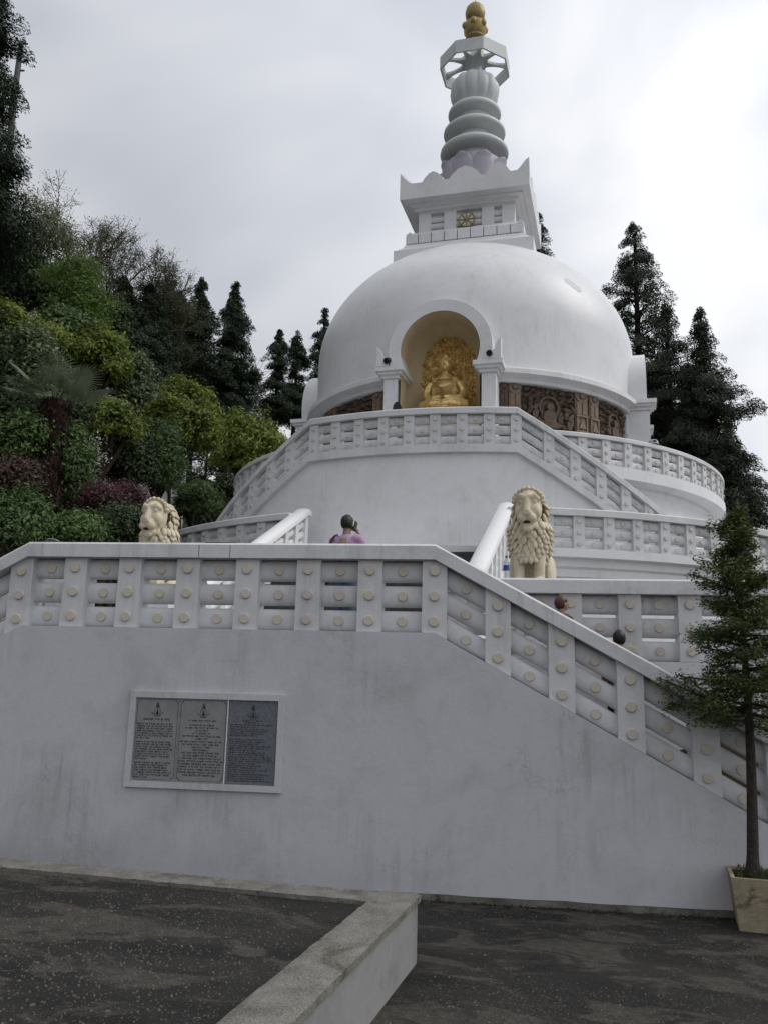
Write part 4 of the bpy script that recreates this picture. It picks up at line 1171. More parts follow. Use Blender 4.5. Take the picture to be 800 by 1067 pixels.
b = MB(); b.box(-0.007, 0.007, -0.035, 0.035, -0.07, 0.07); ph = b.build('phone', M_BLACK); ph.location = mw(0.100, 0.07, 1.60); ph.rotation_euler = (math.radians(-25), 0, math.radians(-10))
tag(ph, 'black phone held to the ear of the man in lilac', 'phone')
rb = empty('shoulder_bag', MAN, math.radians(-10), 'black shoulder bag with a strap over the left shoulder of the man in lilac', 'bag')
b = MB(); pts = [(-0.13, 0.10, 1.36), (-0.145, 0.06, 1.44), (-0.15, 0.0, 1.475), (-0.155, -0.08, 1.44), (-0.17, -0.13, 1.36), (-0.21, -0.15, 1.18), (-0.25, -0.12, 1.02)]
b.tube(pts, [0.016]*len(pts), 6); b.build('strap', M_BLACK, rb, smooth=50)
b = MB(); b.ell((-0.27, -0.08, 0.90), (0.06, 0.14, 0.15)); b.build('pouch', M_BLACK, rb, smooth=60)
# two people on the right-hand steps
def stair_person(s, ztop, label, shirt, hair, long, rz):
    k = int(max(0, (s-SR)/(0.165/SLOPE))); z = ZB-0.05-(k+1)*0.165
    sc = min(1.08, max(0.80, (ztop-z)/1.757))
    p = wpt(s, 0.80, z-0.0)
    return person(p, WYAW+math.radians(rz), label, shirt, NAVY, {'R': arm_down(1), 'L': arm_down(-1)}, hair, long, sc)
stair_person(4.06, 3.31, 'person with reddish brown hair on the right steps, head just above the sloping rail', RUST, HAIR_RED, False, -60)
stair_person(4.74, 2.94, 'person with black hair lower on the right steps, crown just above the sloping rail', KHAKI, HAIR, False, 5)

# ------------------------------------------------------------------ small things
def bottle():
    root = empty('water_bottle', wpt(3.42, INNER+0.06, 3.63), WYAW, 'clear plastic water bottle with a blue label beside the right lion', 'bottle')
    gl = mat('clear_plastic', (0.80, 0.84, 0.86), 0.12); gl.node_tree.nodes['Principled BSDF'].inputs['Transmission Weight'].default_value = 0.75
    b = MB(); b.lathe([(0.001, 0), (0.036, 0.0), (0.040, 0.02), (0.037, 0.06), (0.040, 0.09), (0.040, 0.20), (0.030, 0.245), (0.015, 0.275), (0.014, 0.29), (0.001, 0.29)], 20); b.build('bottle_body', gl, root, smooth=60)
    b = MB(); b.lathe([(0.0415, 0.115), (0.0415, 0.185)], 20); b.build('blue_label', mat('blue_label', (0.03, 0.05, 0.28), 0.4), root, smooth=60)
    b = MB(); b.lathe([(0.001, 0.31), (0.017, 0.31), (0.017, 0.285), (0.001, 0.285)], 16); b.build('bottle_cap', M_BLACK, root, smooth=40)
bottle()
# floodlight on the landing rail, round lamp on the ring rail
def floodlight(loc, rz, label, m, rnd_=False):
    root = empty('floodlight', loc, rz, label, 'lamp')
    b = MB(); b.box(-0.13, 0.13, -0.03, 0.03, 0.0, 0.012); b.tube([(0, 0, 0.012), (0, 0, 0.05)], [0.02, 0.02], 8); b.build('bracket', M_BLACK if not rnd_ else M_GREYMETAL, root)
    b = MB()
    if rnd_:
        n = 20; b.lathe([(0.13, 0.02), (0.135, 0.05), (0.12, 0.10), (0.08, 0.145), (0.001, 0.16)], 24); b.build('dome_cover', m, root, smooth=60)
        b = MB(); b.ell((-0.04, -0.09, 0.085), (0.06, 0.045, 0.04)); b.build('lens', M_BLACK, root, smooth=60)
    else:
        prof = [(-0.105, 0.03), (0.105, 0.03), (0.085, 0.12), (0.045, 0.19), (-0.03, 0.20), (-0.085, 0.13)]
        n = len(prof); b.add([(x, -0.07, z) for x, z in prof]+[(x*0.85, 0.09, z*0.9+0.01) for x, z in prof], [tuple(range(n)), tuple(range(2*n-1, n-1, -1))]+[(i, (i+1) % n, n+(i+1) % n, n+i) for i in range(n)])
        b.build('housing', m, root)
floodlight((9.02*math.sin(math.radians(-1.6)), -9.02*math.cos(math.radians(-1.6)), 8.505), 0, 'small black floodlight standing on the landing rail left of the golden statue', M_BLACK)
a = math.radians(46.6); floodlight((7.62*math.sin(a), -7.62*math.cos(a), 8.455), a, 'round pale lamp with a dark lens on the topmost ring rail', M_GREYMETAL, True)
# dark things lying on the front handrail
b = MB()
b.sweep([(-0.02, 0.0), (0.20, 0.0), (0.20, 0.022), (-0.02, 0.022)], [-0.19, 0.19], lambda s, d, z: (s, d, z+0.012*abs(s/0.19)**2*0+0.004*math.sin(s*20)))  # thin flat black slab with a faint ripple
o = b.build('flat_black_slab', M_BLACK, smooth=30); o.location = wpt(0.02, 0.05, 3.826); o.rotation_euler = (0, 0, WYAW); tag(o, 'flat black slab lying on the front handrail', 'cloth')
bg_ = empty('handbag', wpt(-2.2, 0.16, 3.826), WYAW, 'limp black handbag lying at the left end of the front handrail', 'bag')
b = MB(); b.ell((0, 0, 0.022), (0.17, 0.09, 0.03)); b.build('bag_body', M_BLACK, bg_, smooth=60)
b = MB(); b.tube([(-0.08, 0, 0.03), (-0.05, 0.0, 0.075), (0.03, 0.0, 0.07), (0.09, 0, 0.045), (0.14, 0, 0.02)], [0.008]*5, 6); b.build('bag_strap', M_GREYMETAL, bg_, smooth=60)

# planter
PL_LOC = (5.935, -17.845, 0.0)
root = empty('planter_box', PL_LOC, math.radians(-2), 'stained cream concrete planter box standing against the front wall', 'planter')
b = MB()
lv = [(0.30, 0.0), (0.365, 0.49), (0.335, 0.49), (0.32, 0.42)]
frustum(b, [(0.31, 0.0), (0.368, 0.485)]); b.f = [q for i, q in enumerate(b.f) if i != 5]; b.m = b.m[:len(b.f)]
k = len(b.v)
b.add([(-0.368, -0.368, 0.485), (0.368, -0.368, 0.485), (0.368, 0.368, 0.485), (-0.368, 0.368, 0.485)]+[(-0.33, -0.33, 0.485), (0.33, -0.33, 0.485), (0.33, 0.33, 0.485), (-0.33, 0.33, 0.485)]+[(-0.32, -0.32, 0.40), (0.32, -0.32, 0.40), (0.32, 0.32, 0.40), (-0.32, 0.32, 0.40)],
      [(i, (i+1) % 4, 4+(i+1) % 4, 4+i) for i in range(4)]+[(4+i, 4+(i+1) % 4, 8+(i+1) % 4, 8+i) for i in range(4)])
b.build('planter_wall', M_POT, root)
s = MB(); n = 12
s.add([(-0.325+0.65*i/n, -0.325+0.65*j/n, 0.455+0.02*noise.noise(Vector((i*.9, j*.9, 0)))) for j in range(n+1) for i in range(n+1)], [(j*(n+1)+i, j*(n+1)+i+1, (j+1)*(n+1)+i+1, (j+1)*(n+1)+i) for j in range(n) for i in range(n)])
s.build('soil', M_SOIL, root, smooth=60); root.scale = (0.98, 0.90, 1.0)

# ------------------------------------------------------------------ foliage
def leaf_mesh(name, P, Nrm, L, Wd, m, rng, droop=0.0, along=None):
    """one mesh of many small kite shaped leaves: centres P, facing roughly Nrm"""
    n = len(P)
    r = rng.normal(size=(n, 3)); a = (along + r*0.45) if along is not None else r
    nr = Nrm+rng.normal(size=(n, 3))*0.55; nr /= np.linalg.norm(nr, axis=1)[:, None]+1e-9
    a -= nr*(a*nr).sum(1)[:, None]; a /= np.linalg.norm(a, axis=1)[:, None]+1e-9
    a[:, 2] -= droop; b = np.cross(nr, a)
    L = (L*rng.uniform(0.65, 1.3, n))[:, None]; Wd = (Wd*rng.uniform(0.7, 1.25, n))[:, None]
    V = np.stack([P-a*L*0.5, P+b*Wd*0.5+a*L*0.05, P+a*L*0.5-nr*L*0.12, P-b*Wd*0.5+a*L*0.05], 1).reshape(-1, 3)
    me = bpy.data.meshes.new(name); me.vertices.add(4*n); me.vertices.foreach_set('co', V.astype(np.float32).ravel())
    me.loops.add(4*n); me.loops.foreach_set('vertex_index', np.arange(4*n, dtype=np.int32))
    me.polygons.add(n); me.polygons.foreach_set('loop_start', np.arange(0, 4*n, 4, dtype=np.int32)); me.polygons.foreach_set('loop_total', np.full(n, 4, dtype=np.int32))
    me.materials.append(m); me.update(calc_edges=True); return me

def limb_pts(p0, p1, rng, k=4, sag=0.0, wob=0.06):
    p0, p1 = np.array(p0, float), np.array(p1, float); L = np.linalg.norm(p1-p0)
    return [tuple(p0+(p1-p0)*t+rng.normal(size=3)*wob*L*math.sin(PI*t)*0.5+np.array([0, 0, sag*L*t*(1-t)])) for t in np.linspace(0, 1, k+1)]

def tree_root(name, base, label, cat, group=None): return empty(name, base, 0, label, cat, group)

def conifer(base, H, R, label, seed, shape, m=L_CONIFER, nb=230, per=95, leaf=0.26, bare=0.12, lean=(0, 0), group='tall dark conifers', name='conifer_tree', trunk_r=None, cr=1.0, gap=0.0):
    """tall cryptomeria like tree: drooping tufts on limbs all the way up a straight trunk"""
    rng = np.random.default_rng(seed); root = tree_root(name, base, label, 'tree', group)
    tr_ = trunk_r or max(0.16, H*0.018)
    ax = lambda t: np.array([lean[0]*t*H, lean[1]*t*H, t*H])
    b = MB(); b.tube([tuple(ax(t)+np.array([0, 0, -0.6 if t == 0 else 0])) for t in np.linspace(0, 0.97, 10)], [tr_*(1-0.9*t)+0.02 for t in np.linspace(0, 1, 10)], 9)
    P = []; NN = []; AL = []
    prof = lambda t: R*shape(t)*(min(1.6, (1-t)*H/5.0)**0.78)+0.06
    ts = np.linspace(bare, 0.995, 200); wts = np.array([prof(t)+0.15 for t in ts]); wts /= wts.sum()
    tt = list(rng.choice(ts, nb, p=wts))+(list(rng.uniform(min(0.12, bare), bare, nb//7)) if bare < 0.55 else [])+[1-0.35*k/H for k in range(4)]
    for i, t in enumerate(tt):
        t = min(0.998, t+rng.normal()*0.004); az = rng.uniform(0, 2*PI)
        if gap and (1-t)*H > 3.0 and noise.noise(Vector((math.cos(az)*1.6+seed*3, math.sin(az)*1.6, t*H*0.42))) < -0.55+gap*2.0: continue
        rr = prof(t); lump = 0.82+0.70*noise.noise(Vector((math.cos(az)*1.5+seed, math.sin(az)*1.5, t*H*0.55)))+(0.25 if rng.random() < 0.14 else 0)
        rad = rr*lump*(rng.uniform(0.12, 1.0)**0.5); u = min(1.0, rr/0.9)
        d = np.array([math.cos(az), math.sin(az), 0]); c = ax(t)+d*rad+np.array([0, 0, -0.12*rad])
        if i % 3 == 0 and rr > 0.35: b.tube(limb_pts(ax(max(0.02, t-0.012*rr)), c, rng, 3), [0.05+0.010*rr, 0.035, 0.02, 0.01], 5)
        k = int(per*(0.45+0.55*u)); g = rng.normal(size=(k, 3)); g /= np.maximum(1.0, np.linalg.norm(g, axis=1)[:, None]/1.5)
        lr, lt, lz = (0.16+0.40*u)*cr, (0.13+0.26*u)*cr, (0.16+0.12*u)*cr
        side = np.array([-d[1], d[0], 0])
        q = c+d*(g[:, :1]*lr*0.6)+side*(g[:, 1:2]*lt*0.7)+np.array([0, 0, 1.0])*(g[:, 2:3]*lz*0.6)-np.array([0, 0, 1.0])*(np.maximum(0, g[:, :1])*lr*0.34)
        P.append(q); NN.append(np.repeat((d*0.6+np.array([0, 0, 0.8]))[None], k, 0)); AL.append(np.repeat((d*0.8+np.array([0, 0, -0.45]))[None], k, 0))
    b.build('trunk', M_BARK_DARK, root, smooth=60, fix=False)
    me = leaf_mesh('crown', np.concatenate(P), np.concatenate(NN), leaf, leaf*0.34, m, rng, along=np.concatenate(AL))
    link('crown', me, root); return root

def broadleaf(base, blobs, label, seed, m, name='broadleaf_tree', cat='tree', group=None, leaf=0.2, tufts=150, per=46, trunk_r=0.12, spread=0.22, inner=0.35, aspect=0.42, droop=0.0):
    """rounded crown of leaf tufts over one or several overlapping lobes; blobs = [(dx, dy, z, rx, ry, rz)] relative to base"""
    rng = np.random.default_rng(seed); root = tree_root(name, base, label, cat, group)
    b = MB(); P = []; NN = []
    top = np.mean([[q[0], q[1], q[2]] for q in blobs], 0)
    b.tube(limb_pts((0, 0, -0.5), (top[0]*0.5, top[1]*0.5, top[2]*0.75), rng, 4), [trunk_r, trunk_r*.85, trunk_r*.7, trunk_r*.55, trunk_r*.4], 7)
    vol = [q[3]*q[4]+q[3]*q[5] for q in blobs]; vs_ = sum(vol)
    for q, v in zip(blobs, vol):
        c = np.array(q[:3]); rad = np.array(q[3:6]); nt_ = max(12, int(tufts*v/vs_))
        for i in range(nt_):
            d = rng.normal(size=3); d /= np.linalg.norm(d)
            if d[2] < -0.55: d[2] *= -0.6
            lump = 0.88+0.60*noise.noise(Vector((d[0]*2.4+seed, d[1]*2.4, d[2]*2.4)))
            f = lump*(1.0 if rng.random() > inner else rng.uniform(0.45, 0.9))
            p = c+d*rad*f; sp = spread*(0.7+0.6*rng.random())
            g = rng.normal(size=(per, 3))*np.array([sp, sp, sp*0.62])
            P.append(p+g); nn = d*0.7+np.array([0, 0, 0.6]); NN.append(np.repeat(nn[None], per, 0)+g/sp*0.25)
            if i % (6 if spread < 0.32 else 12) == 0:
                o = (top[0]*0.5, top[1]*0.5, top[2]*0.7); b.tube(limb_pts(o, tuple(p), rng, 3), [trunk_r*.38, trunk_r*.26, trunk_r*.16, trunk_r*.06], 5)
    b.build('trunk', M_BARK_DARK, root, smooth=60, fix=False)
    me = leaf_mesh('crown', np.concatenate(P), np.concatenate(NN), leaf, leaf*aspect, m, rng, droop); link('crown', me, root)
    return root

def airy(base, H, R, label, seed, m, leaf=0.13, dens=9, levels=3, name='airy_tree', group=None, trunk=0.16, leafy=1.0, lean=(0, 0)):
    """open crown: forked limbs down to twigs with scattered small leaves"""
    rng = np.random.default_rng(seed); root = tree_root(name, base, label, 'tree', group)
    b = MB(); P = []
    def grow(p, d, L, r, lv):
        d = d/np.linalg.norm(d); e = p+d*L
        b.tube(limb_pts(p, e, rng, 3, 0.05, 0.10), [max(r, .012), max(r*.85, .010), max(r*.72, .009), max(r*.6, .008)], 6 if lv < 2 else 4, cap=False)
        if lv >= levels:
            k = int(dens*leafy)
            if k: P.append(p+(e-p)*rng.random((k, 1))+rng.normal(size=(k, 3))*0.17)
            return
        for i in range(5 if lv else 8):
            nd = d*0.62+rng.normal(size=3)*0.62+np.array([0, 0, 0.12]); s = rng.uniform(0.5, 1.0) if lv else rng.uniform(0.55, 1.0)
            grow(p+(e-p)*s, nd, L*rng.uniform(0.46, 0.68), r*0.55, lv+1)
    grow(np.array([0, 0, -0.4]), np.array([lean[0], lean[1], 1.0]), H*0.58, trunk, 0)
    b.build('trunk', M_BARK, root, fix=False)
    if P:
        P = np.concatenate(P); link('crown', leaf_mesh('crown', P, np.repeat(np.array([[0, 0, 1.0]]), len(P), 0), leaf, leaf*0.5, m, rng), root)
    return root

def gz(p): return max(2.6, ground_h(p.x, p.y))-0.02
def stand(px, py_top, d):
    """foot and height of a tree whose top is seen at (px, py_top), d metres away"""
    p = at(px, py_top, d); z = gz(p); return (p.x, p.y, z), p.z-z
def ppm(d): return FPX/(d*1.12)          # photo pixels per metre for upright things up the slope

even = lambda t: 1.0
wavy = lambda t: 0.86+0.20*math.sin(t*31+1)
lumpy = lambda t: 0.76+0.34*math.sin(t*27+2)

# tall dark conifers on the left
f_, H = stand(2, -70, 25); conifer(f_, H, 1.0, 'huge dark conifer at the left edge, its trunk showing between bulging tufts', 11, lambda t: 1.0+0.36*math.cos(2*PI*((1-t)*H-5.17)/2.1), nb=560, per=150, leaf=0.11, cr=0.75, bare=0.35)
f_, H = stand(2, 180, 31); conifer(f_, H, 1.0, 'slim pointed conifer below the bare pole at the left edge', 12, wavy, nb=420, per=130, leaf=0.13, cr=0.8, bare=0.3)
f_, H = stand(130, 290, 46); conifer(f_, H, 2.5, 'broad dark conifer right of the bare crowned tree', 13, wavy, nb=560, per=150, leaf=0.17, bare=.4)
f_, H = stand(157, 297, 47); conifer(f_, H, 2.2, 'dark conifer second from left in the dense dark clump', 14, even, nb=480, per=150, leaf=0.17, bare=.4)
f_, H = stand(182, 293, 50); conifer(f_, H, 2.2, 'dark conifer with a lumpy double top in the middle of the clump', 15, lumpy, nb=520, per=150, leaf=0.17, bare=.4)
f_, H = stand(211, 290, 51); conifer(f_, H, 1.45, 'thin spired conifer at the right end of the dense dark clump', 16, wavy, nb=420, per=150, leaf=0.17, cr=.9, bare=.4)
f_, H = stand(246, 294, 53); conifer(f_, H, 1.7, 'tall separate columnar conifer between two strips of sky', 17, wavy, nb=540, per=150, leaf=0.17, cr=.9, bare=.35)
f_, H = stand(292, 344, 58); conifer(f_, H, 1.7, 'ragged conifer left of the dome, bare lower trunk against the sky', 18, lumpy, nb=230, per=130, bare=0.62, gap=0.15, leaf=0.17, cr=0.9)
f_, H = stand(311, 345, 59); conifer(f_, H, 1.5, 'ragged conifer close beside the left edge of the dome', 19, lumpy, nb=200, per=130, bare=0.60, gap=0.15, leaf=0.17, cr=0.9)
f_, H = stand(339, 320, 61); conifer(f_, H, 1.5, 'narrow conifer half hidden behind the left curve of the dome', 20, wavy, nb=330, per=130, leaf=0.17, cr=.9, bare=.5)
# on the right
f_, H = stand(660, 232, 52); conifer(f_, H, 2.5, 'tallest conifer just right of the dome, pointed top', 21, wavy, L_CONIFER_B, nb=620, per=170, bare=0.42, gap=0.1, leaf=0.16)
f_, H = stand(694, 318, 50); conifer(f_, H, 2.3, 'mid height conifer between the tallest one and the spreading one', 22, even, L_CONIFER_B, nb=480, per=160, bare=0.4, gap=0.1, leaf=0.16)
f_, H = stand(729, 322, 47); conifer(f_, H, 2.1, 'wide spreading conifer with open branches and visible trunk at right', 23, lambda t: 0.80+0.28*math.sin(t*24+2), L_CONIFER_B, nb=560, per=160, bare=0.42, gap=0.17, leaf=0.16)
f_, H = stand(756, 436, 45); conifer(f_, H, 1.65, 'lowest conifer at right, sloping down behind the potted fir', 24, wavy, L_CONIFER_B, nb=420, per=150, bare=0.3, leaf=0.16)
f_, H = stand(714, 412, 46); conifer(f_, H, 2.2, 'dark conifer filling the gap behind the right ring balustrade', 25, wavy, L_CONIFER_B, nb=460, per=150, bare=0.3, leaf=0.16)
f_, H = stand(560, 220, 62); conifer(f_, H, 1.3, 'conifer tip peeping out behind the square tower of the pagoda', 26, lumpy, nb=240, per=120, bare=0.68, leaf=0.17)

# bare snag
p0 = at(15.5, 98, 34); p1 = at(22.5, 44, 34)
ps = at(0, 300, 34)
sn = empty('dead_snag', (ps.x, ps.y, gz(ps)), 0, 'bare grey broken trunk with short stubs rising from the dark conifer', 'tree')
o3 = Vector(sn.location); b = MB(); zb_ = p0.z-o3.z
b.tube([(0, 0, -0.3), tuple(p0-o3), tuple(p1-o3)], [0.16, 0.125, 0.095], 9)
for k, (t, s) in enumerate(((0.45, 1), (0.8, 1), (0.97, 1), (0.62, 1))):
    q = (p0-o3).lerp(p1-o3, t); b.tube([tuple(q), tuple(q+Vector((0.25*s, 0.1, 0.03)))], [0.05, 0.035], 5)
b.build('trunk', stone_mat('grey_dead_wood', (0.085, 0.088, 0.092), (0.13, 0.13, 0.13), 9, 0.6), sn, smooth=50)

# open crowned and bare trees at the upper left
def airy_crown(px, py, d, lobes, label, seed, **k):
    f, H = stand(px, py, d)
    return broadleaf(f, [(a, 0.3*b_, H-c_, r, r, r*0.8) for a, b_, c_, r in lobes], label, seed, L_OLIVE, 'airy_tree', 'tree', None, **k)
airy_crown(38, 190, 40, [(0, 0, 1.4, 1.3), (0.4, 1, 3.0, 1.8), (0.2, -1, 5.0, 1.9), (-0.8, 0, 3.6, 1.3)], 'airy olive green tree beside the slim conifer at the upper left', 31, leaf=0.13, tufts=480, per=30, spread=0.34, trunk_r=0.2, inner=0.6)
airy_crown(70, 226, 41, [(0, 0, 1.3, 1.2), (0.5, 1, 2.8, 1.5), (-0.3, -1, 4.2, 1.6)], 'second airy olive tree sloping down to the right of the first', 32, leaf=0.12, tufts=330, per=26, spread=0.36, trunk_r=0.17, inner=0.6)
f_, H = stand(96, 236, 50); airy(f_, H*0.96, 3, 'nearly leafless twiggy tree between the airy and the bare crown', 33, L_OLIVE, dens=22, levels=4, trunk=0.16, leaf=0.1)
f_, H = stand(138, 246, 52); airy(f_, H*1.0, 3, 'bare branched tree with a rounded twiggy crown against the sky', 34, L_OLIVE, dens=7, levels=5, trunk=0.17, leaf=0.1)
f_, H = stand(226, 312, 57); airy(f_, H*0.82, 2, 'thin bare twigs between the dark clump and the columnar conifer', 36, L_OLIVE, dens=1, levels=3, trunk=0.1, leaf=0.1)
f_, H = stand(80, 268, 33); 
broadleaf(f_, [(0, 0, H-1.1, 1.1, 1.1, 1.0), (0.3, 0.2, H-2.2, 1.2, 1.1, 0.8)], 'fresh green small tree on a thin pale trunk below the airy trees', 35, L_BRIGHT, leaf=0.17, tufts=120, per=34, trunk_r=0.08)

def bush(px, py, d, wpx, hpx, label, seed, m, lobes=3, name='shrub', cat='shrub', group='shrubs on the hillside', **k):
    """rounded bush whose crown fills about wpx by hpx around (px, py)"""
    k['leaf'] = k.get('leaf', 0.2)*0.74; k['spread'] = k.get('spread', 0.22)*0.74; k['per'] = int(k.get('per', 46)*1.45); k['tufts'] = int(k.get('tufts', 150)*1.2)
    c = at(px, py, d); s = ppm(d); rx = wpx/2/s; rz = hpx/2/s; z = gz(c); rng = random.Random(seed)
    bl = [(0, 0, c.z-z, rx*0.78, rx*0.75, rz*0.85)]
    for i in range(lobes-1):
        a = 2*PI*i/(lobes-1)+seed; u = 0.42*rx
        bl.append((math.cos(a)*u, math.sin(a)*u, c.z-z+rng.uniform(-0.35, 0.25)*rz, rx*rng.uniform(.45, .6), rx*rng.uniform(.45, .6), rz*rng.uniform(.5, .65)))
    return broadleaf((c.x, c.y, z), bl, label, seed, m, name, cat, group, **k)

big = dict(leaf=0.24, tufts=190, per=40, spread=0.24)
bush(186, 446, 35, 92, 104, 'big domed yellow green tree above the left lion, in front of the dark clump', 41, L_YELLOW, 5, 'broadleaf_tree', 'tree', None, leaf=0.27, tufts=300, per=42, spread=0.26)
bush(254, 470, 41, 76, 98, 'rounded yellow green tree standing beside the left curve of the balustrades', 42, L_YELLOW, 4, 'broadleaf_tree', 'tree', None, leaf=0.29, tufts=260, per=42, spread=0.28)
bush(166, 478, 31, 62, 92, 'grey green leafy tree left of the big domed one', 43, L_GREEN, 3, 'broadleaf_tree', 'tree', None, leaf=0.2, tufts=220, per=40)
bush(205, 524, 33, 48, 50, 'small bright bush behind the left end of the lowest ring balustrade', 44, L_GREEN, 3, leaf=0.2, tufts=120, per=40)
bush(138, 396, 30, 40, 66, 'pale glossy leaved tree between the palm and the white house', 45, L_PALE, 3, 'broadleaf_tree', 'tree', None, leaf=0.23, tufts=150, per=32)
bush(104, 372, 29, 62, 66, 'layered yellow green tree sloping down above the palm', 46, L_YELLOW, 4, 'broadleaf_tree', 'tree', None, **big)
bush(70, 346, 30, 66, 44, 'yellow green shrub at the foot of the airy trees', 47, L_GREEN, 3, **big)
bush(22, 382, 25, 70, 84, 'dark glossy shrub at the left edge above the palm trunk', 48, L_PALE, 4, leaf=0.18, tufts=230, per=38)
bush(6, 335, 27, 34, 36, 'small bright clump at the left edge under the slim conifer', 49, L_YELLOW, 2, leaf=0.2, tufts=90, per=38)
bush(40, 352, 28, 56, 30, 'bright layered shrub left above the palm', 50, L_YELLOW, 3, leaf=0.22, tufts=130, per=36)
bush(112, 440, 24, 60, 50, 'yellowish shrub right of the palm crown', 51, L_YELLOW, 3, leaf=0.17, tufts=170, per=38)
bush(74, 492, 20.5, 34, 88, 'leafy green shrub climbing beside the palm trunk', 52, L_GREEN, 3, leaf=0.15, tufts=200, per=40)
bush(20, 462, 20, 42, 60, 'russet green shrub at the left edge', 53, L_GREEN, 3, leaf=0.15, tufts=150, per=38)
bush(8, 500, 18.5, 46, 44, 'russet red leaved shrub at the far left above the handrail', 54, L_RED, 3, leaf=0.13, tufts=130, per=36)
bush(18, 545, 17.5, 46, 60, 'dark green bush at the far left just above the handrail', 55, L_GREEN, 3, leaf=0.14, tufts=170, per=38)
bush(106, 522, 20, 34, 28, 'dull pink flowering shrub left of the left lion', 56, L_PINK, 3, leaf=0.11, tufts=100, per=34)
bush(134, 520, 21, 30, 30, 'darker pink flowering shrub right behind the left lion', 57, L_PINK, 3, leaf=0.11, tufts=90, per=34)
bush(120, 552, 19, 80, 44, 'low dark green shrub under the pink flowers', 58, L_DARK, 4, leaf=0.13, tufts=170, per=36)
bush(80, 556, 18, 50, 34, 'low grey green shrub just above the handrail', 59, L_GREEN, 3, leaf=0.13, tufts=100, per=36)
bush(24, 428, 22, 60, 56, 'dark shrub behind the palm trunk', 60, L_DARK, 3, leaf=0.17, tufts=170, per=36)
bush(132, 480, 25, 60, 80, 'dark green shrub in the shade right of the white flowers', 61, L_DARK, 4, leaf=0.17, tufts=220, per=36)
bush(232, 525, 36, 60, 60, 'dark shrub in the gap left of the rounded tree', 62, L_DARK, 3, leaf=0.22, tufts=150, per=36)
bush(100, 330, 36, 70, 60, 'dark undergrowth tree below the bare crowned tree', 63, L_DARK, 4, 'broadleaf_tree', 'tree', None, leaf=0.24, tufts=200, per=36)
bush(25, 300, 36, 70, 70, 'dark tree behind the slim conifer at left', 64, L_DARK, 4, 'broadleaf_tree', 'tree', None, leaf=0.24, tufts=220, per=36)
bush(48, 402, 26, 70, 60, 'mid green shrub behind the palm crown', 66, L_GREEN, 3, leaf=0.18, tufts=170, per=36)
bush(60, 440, 23, 60, 60, 'shaded green shrub below the palm crown', 67, L_DARK, 3, leaf=0.17, tufts=170, per=36)
bush(97, 478, 21.5, 13, 40, 'thin stem of white flowers among the dark shrubs', 68, L_WHITEFLOWER, 2, 'flowering_plant', 'plant', None, leaf=0.11, tufts=12, per=9, trunk_r=0.03)
bush(283, 470, 46, 40, 60, 'dark shrub at the foot of the ragged conifers', 69, L_DARK, 3, leaf=0.24, tufts=110, per=34)

# fan palm
def palm():
    base = at(46, 566, 20); top = at(58, 418, 20.1); z = gz(base)
    root = empty('fan_palm', (base.x, base.y, z), 0, 'fan palm with a shaggy brown trunk and round spiky leaves', 'tree'); o = Vector((base.x, base.y, z)); rng = np.random.default_rng(9)
    tp = top-o
    b = MB(); pts = [(0, 0, -0.4)]+[tuple(Vector((0, 0, 0)).lerp(tp, t)) for t in np.linspace(0.1, 1, 12)]
    b.tube(pts, [0.14+0.05*math.sin(i*1.7)+0.06*(i/12) for i in range(13)], 12)
    trunk = b.build('trunk', M_FIBRE, root, smooth=60)
    # shaggy fibre and dead leaf bases
    n = 2600; t = rng.random(n); a = rng.uniform(0, 2*PI, n); rr = 0.15+0.14*rng.random(n)+0.1*t
    P = np.array([[tp.x*q, tp.y*q, tp.z*q] for q in t])+np.stack([rr*np.cos(a), rr*np.sin(a), 0*a], 1)
    Nn = np.stack([np.cos(a), np.sin(a), 0*a], 1)
    me = leaf_mesh('fibre', P, Nn, 0.22, 0.045, M_FIBRE, rng, along=np.repeat(np.array([[0, 0, -1.2]]), n, 0)+Nn*0.5); link('fibre', me, trunk)
    # fan leaves
    dirs = [(0.2, -0.5, 0.9), (0.9, -0.2, 0.55), (-0.7, -0.4, 0.6), (0.75, -0.5, 0.1), (-0.9, 0.0, 0.25), (0.1, 0.5, 0.9), (0.8, 0.5, 0.3), (-0.5, 0.6, 0.4), (0.3, -0.8, 0.35), (-0.35, -0.8, 0.15)]
    for d in dirs:
        d = Vector(d).normalized(); c = tp+d*0.72; b = MB()
        b.tube([tuple(tp-Vector((0, 0, 0.12))), tuple(tp+d*0.35+Vector((0, 0, 0.05))), tuple(c)], [0.022, 0.016, 0.012], 5)
        side = d.cross(Vector((0, 0, 1))).normalized(); upv = side.cross(d)
        nseg = 36
        for k in range(nseg):
            a = math.radians(-150+300*k/(nseg-1)); dirn = d*math.cos(a)+side*math.sin(a); L = 0.66*(1-0.22*abs(a)/PI)*rng.uniform(0.92, 1.06)
            w = side*math.cos(a)-d*math.sin(a); cup = upv*(0.05*math.cos(a*2))
            e = c+dirn*L-Vector((0, 0, 0.10*L))+cup; mid = c+dirn*L*0.55+cup*0.5
            b.add([tuple(c+upv*0.004), tuple(mid+w*0.016+upv*0.012), tuple(e), tuple(mid-w*0.016-upv*0.006)], [(0, 1, 2, 3)])
        b.build('fan_leaf', L_PALM, root, fix=False)
palm()

